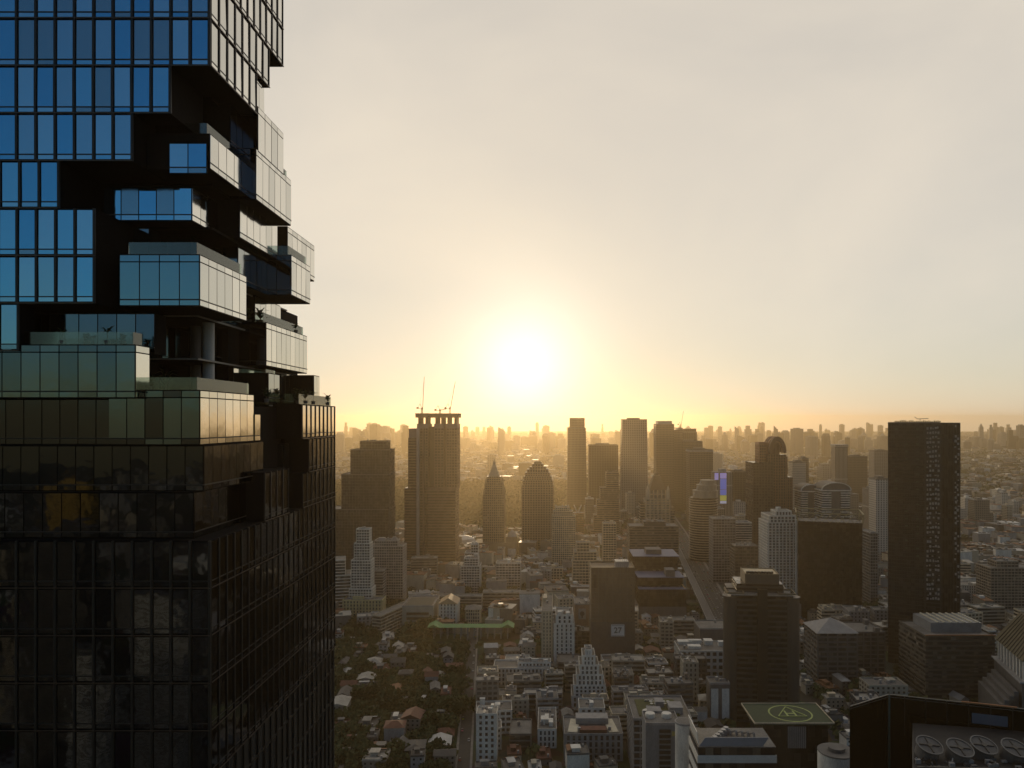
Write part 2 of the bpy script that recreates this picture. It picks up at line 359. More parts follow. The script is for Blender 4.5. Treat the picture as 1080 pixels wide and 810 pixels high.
block(-34.1, XR - 2, 82, 95.8, LV(1), LV(2) + .75, 'light', 'light', G_DARK, rail=1.1)
block(-68.7, -35.0, YF + .05, 66.2, LV(0), LV(1) + .55, 'light', 'light', G_TEAL, rail=1.1, label='long teal glass terrace front with a single pale pane on its flank')
block(-37, XR - 4.5, 79.5, 85, LV(0), LV(1), None, 'light')
block(-37, XR - 4.5, 93.5, 98, LV(0), LV(1), None, 'light')
block(-37, XR - 2, 98.6, 101, LV(0), LV(1), None, 'light')
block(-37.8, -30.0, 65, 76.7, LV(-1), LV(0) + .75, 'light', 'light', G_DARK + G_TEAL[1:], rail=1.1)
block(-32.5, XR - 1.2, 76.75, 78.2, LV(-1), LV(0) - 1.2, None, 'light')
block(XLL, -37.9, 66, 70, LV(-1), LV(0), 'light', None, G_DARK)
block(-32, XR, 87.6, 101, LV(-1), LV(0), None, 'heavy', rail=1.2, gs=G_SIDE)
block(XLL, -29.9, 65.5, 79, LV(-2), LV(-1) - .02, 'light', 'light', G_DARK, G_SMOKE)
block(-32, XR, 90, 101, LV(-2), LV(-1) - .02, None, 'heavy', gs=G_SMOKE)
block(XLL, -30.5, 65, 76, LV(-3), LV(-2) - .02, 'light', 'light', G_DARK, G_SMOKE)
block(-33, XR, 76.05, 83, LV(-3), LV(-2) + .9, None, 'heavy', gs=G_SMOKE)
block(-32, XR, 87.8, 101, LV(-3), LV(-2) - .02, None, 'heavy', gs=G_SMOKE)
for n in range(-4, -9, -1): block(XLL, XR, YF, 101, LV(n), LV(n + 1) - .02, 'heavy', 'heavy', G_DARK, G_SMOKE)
RECESS = [glassmat('recess_glass', (.34, .37, .37), .07), glassmat('recess_glass_deep', (.20, .23, .25), .06)]
for xl, xr, y0, y1, za, zb, f, s, rl in ((-39, -33.2, 71.5, 79, LV(6), LV(7) - .3, 'light', 'light', None), (-38.8, -33.0, 77, 86, LV(5), LV(6) - .3, None, 'light', None), (-39, -31.4, 76.3, 87, LV(3), LV(4) - .4, 'light', 'light', None),
                                        (-38.6, -32.6, 72.1, 83, LV(4) + .02, LV(5) - .5, 'light', 'light', None), (-39, -33.4, 77, 83.9, LV(2) + .1, LV(3) - .4, 'light', 'light', 1.0), (-38.5, -34.3, 78, 81.9, LV(1) + .1, LV(2) - .3, 'light', 'light', None),
                                        (-36, -31.9, 80.5, 87.5, LV(-1) + .1, LV(0) - .5, 'light', 'light', 1.0), (-35.2, -31.2, 84, 87.4, LV(0) + .1, LV(1) - .6, None, 'light', 1.0), (-34, -30.9, 88, 90.4, LV(-2) + .1, LV(-1) - .6, 'light', None, 1.0)):
    block(xl, xr, y0, y1, za, zb, f, s, RECESS, RECESS, rail=rl, mod=1.5)
# shaft below the frame, core and recess walls
sh = MB().box(XLL, XR, YF, 101, 0, LV(-8) - .02); so = tpart('lower_shaft', sh, M_DGLASS)
mu = MB()
for k in range(0, 24): mu.box(XLL + k * 1.7 - .1, XLL + k * 1.7 + .1, YF - .15, YF - .004, 0, LV(-8) - .1)
for k in range(0, 22): mu.box(XR + .004, XR + .14, YF + k * 1.72, YF + k * 1.72 + .2, 0, LV(-8) - .1)
z = 4
while z < LV(-8) - 1: mu.box(XLL, XR + .08, YF - .08, 101, z, z + .25); z += 4
tpart('mullion', mu, M_BLACK, so)
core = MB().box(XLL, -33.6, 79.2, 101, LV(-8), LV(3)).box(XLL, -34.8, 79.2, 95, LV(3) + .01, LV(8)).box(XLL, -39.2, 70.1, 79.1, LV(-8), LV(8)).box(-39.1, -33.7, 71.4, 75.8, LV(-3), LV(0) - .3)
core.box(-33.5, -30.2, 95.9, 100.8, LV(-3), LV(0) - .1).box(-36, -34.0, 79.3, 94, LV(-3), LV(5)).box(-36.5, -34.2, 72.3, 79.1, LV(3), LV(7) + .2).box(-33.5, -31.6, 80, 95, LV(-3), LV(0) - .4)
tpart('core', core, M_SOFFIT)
slab = MB()
for n in range(-3, 8):
    if n == 7: slab.box(-41, -31.2, 70.05, 80, LV(n) - .25, LV(n) - .02)
    elif n in (6, 5, 4): slab.box(-41, -31.2, 70.05, 84, LV(n) - .25, LV(n) - .02)
    else: slab.box(-41, -33, 71, 95, LV(n) - .25, LV(n) - .02)
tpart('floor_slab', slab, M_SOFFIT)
ed = MB()
for n in range(0, 7): ed.box(-41, -32.9, 70.9, 70.98, LV(n) - .2, LV(n) - .05).box(-32.98, -32.9, 71, 95, LV(n) - .2, LV(n) - .05)
tpart('slab_edge', ed, mat('slab_edge_metal', (.16, .16, .155), rough=.5, var=.2))
cl = MB().cyl(-33.75, 75, .55, LV(0), LV(2), 20); tpart('column', cl, mat('pale_column', (.42, .42, .42), var=.15))
cl = MB().cyl(-36.2, 77.5, .5, LV(0), LV(2), 20); tpart('column', cl, M_DGREY)
# panes: the hundred that show largest are single parts, the others one mesh
PANES.sort(key=lambda p: -p[0])
def pane_geo(mb, pts, nrm, m=0):
    a0, a1, b0, b1 = pts; t = .035
    back = [(p[0] - nrm[0] * t, p[1] - nrm[1] * t, p[2]) for p in (a0, b0, b1, a1)]
    mb.add([a0, b0, b1, a1] + back, [(0, 1, 2, 3), (7, 6, 5, 4), (4, 5, 1, 0), (5, 6, 2, 1), (6, 7, 3, 2), (7, 4, 0, 3)], m)
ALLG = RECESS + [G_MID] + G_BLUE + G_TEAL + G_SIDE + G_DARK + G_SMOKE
for q in PANES[:100]:
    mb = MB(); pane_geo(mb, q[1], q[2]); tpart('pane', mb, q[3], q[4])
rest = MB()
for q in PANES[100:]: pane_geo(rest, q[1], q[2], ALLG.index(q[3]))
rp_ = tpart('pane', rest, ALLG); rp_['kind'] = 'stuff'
# ---------------------------------------------------------------- city: building kit
RECTS = []            # occupied footprints (x0, x1, y0, y1)
ANCH = []             # landmarks that other labels may refer to: (x, y, words)
def occupied(x, y, w, d, pad=3):
    for a, b, c, e in RECTS:
        if x - w / 2 - pad < b and x + w / 2 + pad > a and y - d / 2 - pad < e and y + d / 2 + pad > c: return True
    return False
MC = {}
def cached(key, fn, mats):
    if key not in MC: MC[key] = fn().mesh(key[0], mats)
    return MC[key]
def storey_grid(root, cx, cy, w, d, z0, z1, wall, glass, style='grid', fh=3.5, bay=3.6, sh=1.0, pr=.35, pw=.5):
    """glazed core, one spandrel ring per storey, and piers; every ring and pier is a part (copies share a mesh)"""
    core = MB().box(-w / 2 + pr, w / 2 - pr, -d / 2 + pr, d / 2 - pr, 0, z1 - z0 - .02)
    part('glazing', core, glass, root, (cx, cy, z0))
    n = max(1, round((z1 - z0) / fh)); f = (z1 - z0) / n
    if style != 'curtain':
        me = cached(('spandrel', w, d, sh, pr, wall.name), lambda: MB().ring(w, d, 0, sh, pr + .25), wall)
        for i in range(min(n, 98)): link('spandrel', me, root, (cx, cy, z0 + i * f))
    else:
        me = cached(('spandrel', w, d, .35, .3, wall.name), lambda: MB().ring(w - .3, d - .3, 0, .35, .3), wall)
        for i in range(min(n, 98)): link('spandrel', me, root, (cx, cy, z0 + i * f))
    if style in ('grid', 'punched', 'curtain'):
        if style == 'punched': pw = bay * .5
        if style == 'curtain': pw = .18
        nx = max(1, round(w / bay)); ny = max(1, round(d / bay))
        while 2 * (nx + ny) > 96: nx = max(1, int(nx * .8)); ny = max(1, int(ny * .8))
        h = z1 - z0; e = .03
        mx_ = cached(('pier', pw, pr, round(h, 2), wall.name), lambda: MB().box(-pw / 2, pw / 2, -(pr + .1) / 2, (pr + .1) / 2, 0, h), wall)
        for i in range(nx + 1):
            x = -w / 2 + pw / 2 + (w - pw) * i / nx
            for s in (-1, 1): link('pier', mx_, root, (cx + x, cy + s * (d / 2 - pr / 2 - .05 + e), z0))
        for j in range(1, ny):
            y = -d / 2 + d * j / ny
            for s in (-1, 1): link('pier', mx_, root, (cx + s * (w / 2 - pr / 2 - .05 + e), cy + y, z0), R(90))
def roof_kit(root, cx, cy, w, d, z, wall, roofm=None, n=4, par=1.1, pale=False):
    part('roof', MB().box(-w / 2 + .32, w / 2 - .32, -d / 2 + .32, d / 2 - .32, 0, .35), roofm or M_ROOF, root, (cx, cy, z))
    part('parapet', MB().ring(w + .02, d + .02, 0, par + .35, .35), wall, root, (cx, cy, z))
    zz = z + .35
    for i in range(n):
        k = rnd.random(); bw = rnd.uniform(.1, .28) * w; bd = rnd.uniform(.12, .3) * d; bh = rnd.uniform(1.5, 4.5)
        x = rnd.uniform(-.5, .5) * (w - bw - 2); y = rnd.uniform(-.5, .5) * (d - bd - 2)
        if k < .35: part('stair_house', MB().box(-bw / 2, bw / 2, -bd / 2, bd / 2, 0, bh).box(-bw / 2 - .2, bw / 2 + .2, -bd / 2 - .2, bd / 2 + .2, bh, bh + .25), wall, root, (cx + x, cy + y, zz))
        elif k < .65:
            m = MB().cyl(0, 0, 1.1, .5, 2.8, 12); m.box(-.9, .9, -.9, .9, 0, .5)
            part('water_tank', m, M_METALR, root, (cx + x, cy + y, zz))
        else:
            m = MB()
            for q in range(3): m.box(q * 1.9 - 2.8, q * 1.9 - 1.3, -.7, .7, 0, 1.4); m.cyl(q * 1.9 - 2.05, 0, .5, 1.4, 1.55, 8)
            part('cooling_unit', m, rnd.choice([M_METALR, M_GREY]), root, (cx + x, cy + y, zz), rnd.choice([0, R(90)]))
STY = {'w': M_WHITE, 'c': M_CREAM, 'g': M_GREY, 'k': M_DGREY, 'b': M_BROWN, 'y': M_YEL, 'o': M_GOLDM}
def hero(name, label, cat, u0, u1, vt, Y, d, col='w', style='grid', glass=None, rz=0, tiers=None, vbot=None, anchor=None, group=None, roof=True, rn=4, **kw):
    """u0..u1, vt: where the front shows; Y: distance of the front; tiers: (share of width from, to, top row) from the ground up"""
    w = round((u1 - u0) / F * Y, 1); x = X((u0 + u1) / 2, Y)
    root = thing(name, label, cat, (x, Y + d / 2, 0), rz, group)
    RECTS.append((x - w / 2 - 2, x + w / 2 + 2, Y - 2, Y + d + 2))
    if anchor: ANCH.append((x, Y, anchor))
    wall = STY[col] if isinstance(col, str) else col; glass = glass or M_GLASS
    tiers = tiers or [(0, 1, vt, 1)]
    z0 = 0
    for i, t in enumerate(tiers):
        f0, f1, v, df = t; z1 = round(Z(v, Y + d * (1 - df) / 2), 1); tw_ = round((f1 - f0) * w, 1); cx = ((f0 + f1) / 2 - .5) * w
        dd = round(d * df, 1)
        if style == 'solid': part('wall', MB().box(-tw_ / 2, tw_ / 2, -dd / 2, dd / 2, 0, z1 - z0), wall, root, (cx, 0, z0))
        else: storey_grid(root, cx, 0, tw_, dd, z0, z1, wall, glass, style, **kw)
        top = i == len(tiers) - 1
        if roof or not top: roof_kit(root, cx, 0, tw_, dd, z1, wall if style != 'solid' else kw.get('trim', M_GREY), n=rn if top else 0, par=1.1)
        z0 = z1
    root['_w'] = w; root['_d'] = d; root['_z'] = z0
    return root
def rootpart(root, name, mb, mats, loc=(0, 0, 0), rz=0): return part(name, mb, mats, root, loc, rz)

# ---------------------------------------------------------------- city: the landmarks one can tell apart
FG = gridmat  # short
# 1 stepped dark tower by the glass skyscraper
h1 = hero('office_tower', 'dark office tower stepping back in four tiers, its terrace edges glinting', 'tower', 345, 410, 538, 1050, 46, M_DGREY, 'curtain', M_DGLASS, fh=4, bay=4,
          tiers=[(0, 1, 538, 1), (.22, 1, 501, .9), (.36, 1, 475, .8), (.5, .94, 466, .55)], anchor='the dark four-tiered tower')
# 2 slim white stepped apartments
hero('apartment_tower', 'slim white apartment tower with three narrowing tiers in front of a dark tower', 'tower', 368, 392, 559, 850, 20, 'w', 'grid', tiers=[(0, 1, 622, 1), (.08, .95, 592, .9), (.2, .9, 574, .8), (.28, .86, 559, .6)], bay=3, fh=3.2, rn=2)
hero('apartment_building', 'twin-winged grey apartment block at the foot of the slim white tower', 'building', 356, 378, 605, 885, 18, 'g', 'grid', tiers=[(0, 1, 612, 1)], fh=3.2, bay=3)
hero('apartment_building', 'grey balcony apartment block with a dark slot beside the gridded tower', 'building', 384, 404, 603, 885, 18, 'g', 'band', fh=3.2)
hero('apartment_tower', 'broad pinkish-grey apartment tower gridded with balconies', 'tower', 390, 425, 572, 915, 24, mat('pinkish_render', (.42, .37, .33), streak=1), 'grid', tiers=[(0, 1, 577, 1), (.12, .82, 571, .7)], bay=2.9, fh=3.2, rn=6, anchor='the pinkish balcony tower')
hero('apartment_building', 'white slab block with long balcony stripes beside the glass skyscraper', 'building', 338, 366, 592, 860, 30, 'w', 'band', tiers=[(0, 1, 608, 1), (0, .8, 592, .8)], fh=3.6, rz=R(14))
hero('low_building', 'yellow L-shaped building with a flat roof and square windows', 'building', 361, 403, 634, 838, 20, 'y', 'punched', fh=3.4, rn=5, anchor='the yellow L-shaped building')
# twin towers under construction
def shaft_tower():
    Y, d = 1110, 44
    root = thing('unfinished_tower', 'pair of unfinished concrete towers with overhanging crowns and cranes above', 'tower', (X(454, Y), Y + d / 2, 0))
    RECTS.append((X(424, Y), X(484, Y), Y, Y + d)); ANCH.append((X(454, Y), Y, 'the unfinished twin towers'))
    s = Y / F; u = lambda a: (a - 454) * s; z = lambda v: Z(v, Y)
    conc = mat('raw_concrete', (.12, .085, .07), streak=1, var=.35); netm = mat('scaffold_net', (.11, .10, .13), var=.3)
    storey_grid(root, u(438), 0, 24 * s, 40, 0, z(515), conc, M_DGLASS, 'band', fh=4.2, sh=1.6)
    storey_grid(root, u(465.5), 0, 30 * s, d, 0, z(518), conc, M_DGLASS, 'band', fh=4.2, sh=1.9)
    rootpart(root, 'podium_roof', MB().box(u(450), u(481), -d / 2 - .5, d / 2, z(518), z(514)), conc)
    rootpart(root, 'fin', MB().box(u(439.5), u(442.5), -24, -20.2, 0, z(452)), M_GREY)
    rootpart(root, 'fin', MB().box(u(446), u(447.5), -23, -20.2, 0, z(452)), conc)
    storey_grid(root, u(434.5), 2, 11 * s, 30, z(515), z(462), conc, M_DGLASS, 'band', fh=4.2, sh=1.9)
    rootpart(root, 'upper_room', MB().box(u(430), u(440), -14, 14, z(462), z(452)), netm)
    for a, b in ((439, 451.3), (457.2, 468), (470, 482)):
        storey_grid(root, u((a + b) / 2), 0, (b - a) * s, 34, z(515), z(452), conc, M_DGLASS, 'grid', fh=4.2, bay=4.5, sh=1.5, pw=1.2)
        rootpart(root, 'upper_room', MB().box(u(a) + .1, u(b) - .1, -17.2, 17.2, z(452), z(447)), netm)
        for sx in (-1, 1): rootpart(root, 'column', MB().box(-1.8, 1.8, -14, 14, z(447), z(440.5)), conc, (u((a + b) / 2) + sx * ((b - a) * s / 2 - 3.2), 0, 0))
    rootpart(root, 'dark_slot', MB().box(u(451.4), u(457.1), -9, 16, z(515), z(450)), M_BLACK)
    rootpart(root, 'dark_slot', MB().box(u(468.1), u(469.9), -9, 16, z(515), z(450)), M_BLACK)
    rootpart(root, 'crown', MB().box(u(437.5), u(453), -18, 18, z(440.5), z(437)).ring(15.6 * s, 37, z(437), z(435.8), .6, cx=u(445.2)), conc)
    rootpart(root, 'crown', MB().box(u(453.9), u(483), -18, 18, z(440.5), z(437)).ring(29.2 * s, 37, z(437), z(435.9), .6, cx=u(468.4)), conc)
    return root
shaft_tower()
def crane(label, u, v, Y, z0, h, jib, up, rz):
    r = thing('tower_crane', label, 'crane', (X(u, Y), Y, z0), rz, 'tower cranes on the skyline')
    cm = mat('crane_paint', (.34, .19, .05), var=0, rough=.5); t = .5
    m = MB()
    for a, b in ((-1, -1), (1, -1), (1, 1), (-1, 1)): m.bar((a, b, 0), (a, b, h), t)
    k = 0
    while k < h - 2: m.bar((-1, -1, k), (1, -1, k + 2.2), .3); m.bar((1, 1, k), (-1, 1, k + 2.2), .3); m.bar((1, -1, k), (1, 1, k + 2.2), .3); k += 2.2
    part('mast', m, cm, r)
    ca, sa = math.cos(up), math.sin(up); m = MB()
    for b in (-.8, .8): m.bar((1, b, h), (1 + jib * ca, b * .3, h + jib * sa), .45)
    m.bar((1, 0, h + 1.5), (1 + jib * ca, 0, h + jib * sa + .4), .45)
    n = int(jib / 2.5)
    for i in range(n):
        a = i / n; b = (i + .5) / n
        m.bar((1 + a * jib * ca, -.8 + .5 * a, h + a * jib * sa), (1 + b * jib * ca, 0, h + b * jib * sa + 1.4 - a), .25)
    part('jib', m, cm, r)
    part('cab', MB().box(-1, 1.2, -2.2, -.9, h - 1, h + 1.4), cm, r)
    part('counterweight', MB().box(-8, -5, -1.4, 1.4, h - .6, h + 1.6).box(-5, 1, -1, 1, h - .4, h), cm, r)
    part('hoist_frame', MB().bar((0, 0, h), (-3, 0, h + 7), .4).bar((-6, 0, h + 1.6), (-3, 0, h + 7), .3).bar((-3, 0, h + 7), (1 + jib * ca * .9, 0, h + jib * sa * .9), .14), cm, r)
    return r
crane('ochre luffing crane on the slimmer unfinished tower with its jib almost upright', 445, 437, 1128, Z(437, 1110), 9, 47, R(87), R(20))
crane('ochre luffing crane on the far corner of the wider unfinished tower, jib upright', 474.5, 437, 1125, Z(437, 1110), 9, 40, R(80), R(8))
crane('small low crane with a level jib between the two upright ones', 464, 437, 1120, Z(437, 1110), 6, 9, R(12), R(0))
# spire tower
def spire_tower():
    Y, d = 1230, 34; s = Y / F; u = lambda a: (a - 520.5) * s; z = lambda v: Z(v, Y)
    r = thing('hotel_tower', 'ornate stone tower with stepped shoulders and a pointed pyramid spire', 'tower', (X(520.5, Y), Y + d / 2, 0))
    RECTS.append((X(508, Y), X(533, Y), Y, Y + d)); ANCH.append((X(520.5, Y), Y, 'the spired stone tower'))
    st = mat('warm_stone', (.30, .22, .14), streak=1)
    storey_grid(r, 0, 0, 23 * s, d, 0, z(522), st, M_GLASS, 'grid', fh=4, bay=3.6, pw=1.3, sh=1.6)
    storey_grid(r, 0, 0, 19 * s, d * .85, z(522), z(510), st, M_GLASS, 'grid', fh=4, bay=3.6, pw=1.3, sh=1.6)
    storey_grid(r, 0, 0, 15 * s, d * .7, z(510), z(503), st, M_GLASS, 'grid', fh=4, bay=3.6, pw=1.3, sh=1.6)
    for sx in (-1, 1):
        for sy in (-1, 1):
            rootpart(r, 'pinnacle', MB().cyl(0, 0, 1.6, z(522), z(519), 8).cyl(0, 0, 1.4, z(519), z(515), 8, .1), st, (sx * 10.3 * s, sy * d * .44, 0))
            rootpart(r, 'pinnacle', MB().cyl(0, 0, 1.5, z(510), z(507.5), 8).cyl(0, 0, 1.3, z(507.5), z(504), 8, .1), st, (sx * 8.2 * s, sy * d * .38, 0))
    rootpart(r, 'spire', MB().prism([(-9, -9), (9, -9), (9, 9), (-9, 9)], z(503), z(489.5), inset=.8).cyl(0, 0, 2.2, z(489.5), z(488), 8).cyl(0, 0, 1.5, z(488), z(482.5), 8, .1), mat('pale_spire', (.4, .36, .28)))
    rootpart(r, 'podium', MB().box(-30, 38, -22, 20, 0, z(572)).box(20, 38, -20, 18, z(572), z(566)), st)
    rootpart(r, 'glass_canopy', MB().cyl(30, -14, 8, z(566), z(562), 16, 6).cyl(30, -14, 6, z(562), z(559), 16, .8), M_METALR)
    return r
spire_tower()
# rounded stepped tower
def dome_tower():
    Y, d = 1270, 40; s = Y / F; z = lambda v: Z(v, Y)
    r = thing('office_tower', 'broad gridded tower whose top curves in by steps to a flat crown', 'tower', (X(567, Y), Y + d / 2, 0))
    RECTS.append((X(549, Y), X(585, Y), Y, Y + d)); ANCH.append((X(567, Y), Y, 'the round-shouldered gridded tower'))
    st = mat('tan_stone', (.26, .19, .13), streak=1); z0 = 0
    for hw, v, k in ((17, 512, 1), (16.2, 507, .95), (15, 503, .9), (13.5, 499, .84), (11.5, 495.5, .75), (9, 493, .6), (6, 490, .45)):
        storey_grid(r, 0, 0, 2 * hw * s, d * k, z0, z(v), st, M_DGLASS, 'grid', fh=4, bay=4.4, pw=1.6, sh=1.5)
        rootpart(r, 'roof', MB().box(-hw * s + .3, hw * s - .3, -d * k / 2 + .3, d * k / 2 - .3, z(v), z(v) + .4), M_ROOF); z0 = z(v)
    rootpart(r, 'crown', MB().ring(8 * s, 12, z0 + .4, z0 + 4, .8), st)
dome_tower()
hero('apartment_tower', 'tall cream apartment tower with pale vertical ribs catching warm light', 'tower', 582, 607, 538, 1130, 24, 'c', 'grid', tiers=[(0, 1, 545, 1), (.05, .9, 540, .9), (.15, .75, 536, .6)], bay=3.1, fh=3.3, pw=.9, rn=2, anchor='the ribbed cream tower')
# rooftop with big V frames
r = hero('office_building', 'brown office block carrying three big V-shaped white frames on its roof', 'building', 583, 616, 542, 1420, 30, 'b', 'band', fh=4, rn=0)
for i in range(3):
    q = r['_w'] * (i - 1) * .3
    rootpart(r, 'roof_frame', MB().bar((q - 7, -8, r['_z'] + 16), (q, -8, r['_z']), 2).bar((q, -8, r['_z']), (q + 7, -8, r['_z'] + 16), 2) if i != 1 else MB().bar((q, -8, r['_z']), (q, -8, r['_z'] + 16), 2.2), mat('white_steel', (.55, .55, .52), var=0))
# tall far cluster
def slab_tower(label, cat, u0, u1, vt, Y, d, mt, taper=0, extra=None, anchor=None, name='office_tower', topcut=0):
    w = (u1 - u0) / F * Y; z1 = Z(vt, Y)
    r = thing(name, label, cat, (X((u0 + u1) / 2, Y), Y + d / 2, 0)); RECTS.append((r.location.x - w / 2, r.location.x + w / 2, Y, Y + d))
    if anchor: ANCH.append((r.location.x, Y, anchor))
    m = MB(); a = w / 2; b = d / 2; k = 1 - taper
    m.add([(-a, -b, 0), (a, -b, 0), (a, b, 0), (-a, b, 0), (-a * k, -b * k, z1 - topcut), (a * k, -b * k, z1), (a * k, b * k, z1), (-a * k, b * k, z1 - topcut)],
          [(3, 2, 1, 0), (4, 5, 6, 7), (0, 1, 5, 4), (1, 2, 6, 5), (2, 3, 7, 6), (3, 0, 4, 7)])
    part('wall', m, mt, r)
    part('parapet', MB().ring(w * k, d * k, z1, z1 + 2, .8), M_DGREY, r)
    if not topcut: part('roof_plant', MB().box(-a * .5, a * .4, -b * .5, b * .5, z1, z1 + 5), M_DGREY, r)
    if extra: extra(r, w, d, z1)
    return r
FA = FG('far_facade_brown', (.15, .115, .08), (.035, .03, .025), 3.4, 4.2, .6, .55)
FB = FG('far_facade_grey', (.22, .20, .18), (.05, .05, .05), 5, 4, .6, .5)
FC = FG('far_facade_pale', (.42, .38, .32), (.06, .06, .06), 4.2, 3.6, .55, .5)
FD = FG('far_facade_dark', (.07, .06, .05), (.02, .02, .02), 6, 4, .8, .7)
FE = FG('far_facade_ribbed', (.33, .29, .24), (.05, .045, .04), 3.0, 90, .5, .97)
slab_tower('tall slender tapering tower standing alone with a narrow cap', 'tower', 598, 619, 452, 1850, 40, FA, .1, lambda r, w, d, z: part('cap', MB().box(-w * .36, w * .4, -12, 12, z, z + 26), FA, r), 'the slender capped tower')
slab_tower('wide dark flat-topped tower between two much taller ones', 'tower', 621, 652, 470, 1820, 40, FD)
slab_tower('tall smooth tower that widens towards its base', 'tower', 655, 684, 443, 1750, 42, FB, .1, anchor='the smooth widening tower')
slab_tower('pale slim shaft half hidden behind the smooth widening tower', 'tower', 673, 682, 452, 1950, 30, FC)
slab_tower('tall brown tower with a pale glazed cap frame', 'tower', 692, 711, 448, 1800, 44, FA, 0, lambda r, w, d, z: part('cap', MB().ring(w * .8, d * .8, z, z + 9, 1.2), M_METALR, r), 'the glazed-cap brown tower')
slab_tower('brown tower with a sloping top and a crane over it', 'tower', 703, 720, 452, 1880, 44, FA, 0, None, None, 'office_tower', 8)
slab_tower('brown stepped tower peeping over its neighbours', 'tower', 712, 735, 456, 2050, 40, FD, 0, lambda r, w, d, z: part('penthouse', MB().box(-w * .1, w * .5, -12, 12, z, z + 10), FD, r))
slab_tower('mid-brown slab tower wedged between taller brown towers', 'tower', 715, 741, 466, 1900, 36, FA)
slab_tower('grey-brown slab tower with a pale rim around its roof', 'tower', 727, 752, 475, 1650, 40, FA, 0, lambda r, w, d, z: part('rim', MB().ring(w + 2, d + 2, z - 3, z, 1.2), M_GREY, r))
crane('thin crane leaning over the sloping brown tower', 718, 452, 1890, Z(453, 1880), 12, 34, R(80), R(0))
# ziggurat tower stepping down to one side
hero('stepped_office', 'brown ziggurat-like office tower stepping down towards the low sun side', 'tower', 623, 653, 499, 1400, 34, mat('brown_render', (.22, .17, .12)), 'band', fh=4, sh=1.8,
     tiers=[(0, 1, 560, 1), (.1, 1, 544, .95), (.22, 1, 528, .9), (.34, 1, 515, .85), (.55, 1, 499, .7)], anchor='the brown stepping tower')
# pyramid roofed tower
def pyramid_tower():
    Y, d = 1330, 34; s = Y / F; z = lambda v: Z(v, Y); w = 26 * s
    r = thing('hotel_tower', 'cream stone tower with pale piers under a steep dark pyramid roof', 'tower', (X(694, Y), Y + d / 2, 0))
    RECTS.append((X(679, Y), X(710, Y), Y, Y + d)); ANCH.append((X(694, Y), Y, 'the pyramid-roofed tower'))
    storey_grid(r, 0, 0, w, d, 0, z(527), M_CREAM, M_GLASS, 'grid', fh=4.6, bay=7, pw=1.6, sh=1.6)
    storey_grid(r, 0, 0, w * .7, d * .8, z(527), z(517), M_CREAM, M_GLASS, 'grid', fh=8, bay=8, pw=2, sh=1.6)
    a = w * .33
    rootpart(r, 'pyramid_roof', MB().prism([(-a, -a), (a, -a), (a, a), (-a, a)], z(517), z(502), inset=.6).box(-2.5, 2.5, -2.5, 2.5, z(502), z(499)).cyl(0, 0, 1, z(499), z(494), 6, .2), mat('slate_roof', (.07, .055, .045)))
    for sx in (-1, 1): rootpart(r, 'corner_turret', MB().box(-2.2, 2.2, -2.2, 2.2, z(527), z(516)).cyl(0, 0, 2.2, z(516), z(512), 4, .2), M_CREAM, (sx * w * .42, -d * .4, 0))
    for sx in (-1, 1): storey_grid(r, sx * w * .6, 2, w * .2, d * .8, 0, z(533 + sx * 3), M_CREAM, M_GLASS, 'band', fh=4.6)
pyramid_tower()
hero('office_building', 'wide brown office block with long window bands and a dark central slot', 'building', 664, 716, 553, 1130, 40, mat('taupe_render', (.17, .14, .115), streak=1), 'band', fh=3.8, sh=1.5, tiers=[(0, 1, 556, 1), (.3, .75, 551, .7)], rn=6)
# blue-roofed dark block
def blue_block():
    Y, d = 830, 100; s = Y / F; z = lambda v: Z(v, Y); w = 50 * s
    r = thing('mall_block', 'dark glass block with terraced blue metal roofs', 'building', (X(699, Y), Y + d / 2, 0)); RECTS.append((X(672, Y), X(728, Y), Y, Y + d))
    ANCH.append((X(699, Y), Y, 'the blue-roofed dark block'))
    rootpart(r, 'wall', MB().box(-w / 2, w / 2, -d / 2, d / 2, 0, z(640)), M_DGREY)
    storey_grid(r, 0, 0, w * 1.0, d, z(640), z(622), M_BLACK, M_DGLASS, 'curtain', fh=4.5, bay=5)
    storey_grid(r, 0, 12, w * 1.02, d - 24, z(622), z(612), M_BLACK, M_DGLASS, 'curtain', fh=4.5, bay=5)
    storey_grid(r, 0, 30, w * 1.04, d - 62, z(612), z(596), M_BLACK, M_DGLASS, 'curtain', fh=4.5, bay=5)
    for x0, x1, y0, y1, v in ((-w / 2, w / 2, -d / 2, -d / 2 + 12, 622), (-w / 2, w / 2, -38, -1, 612), (-w * .52, w * .52, 0, 49, 596)):
        rootpart(r, 'blue_roof', MB().box(x0, x1, y0 + .2, y1, z(v), z(v) + .6), M_BLUER)
    rootpart(r, 'roof_plant', MB().box(-10, 8, 14, 34, z(596) + .6, z(596) + 6), M_DGREY)
    rootpart(r, 'roof_plant', MB().box(6, 16, -34, -18, z(612) + .6, z(612) + 8), M_DGREY)
    for k in range(6): rootpart(r, 'parapet_block', MB().box(-.8, .8, -.4, .4, 0, 1.1), mat('orange_parapet', (.9, .55, .2)), (w / 2 - 1, -45 + k * 7, z(622) + .6))  # row of plain orange blocks along the parapet
blue_block()
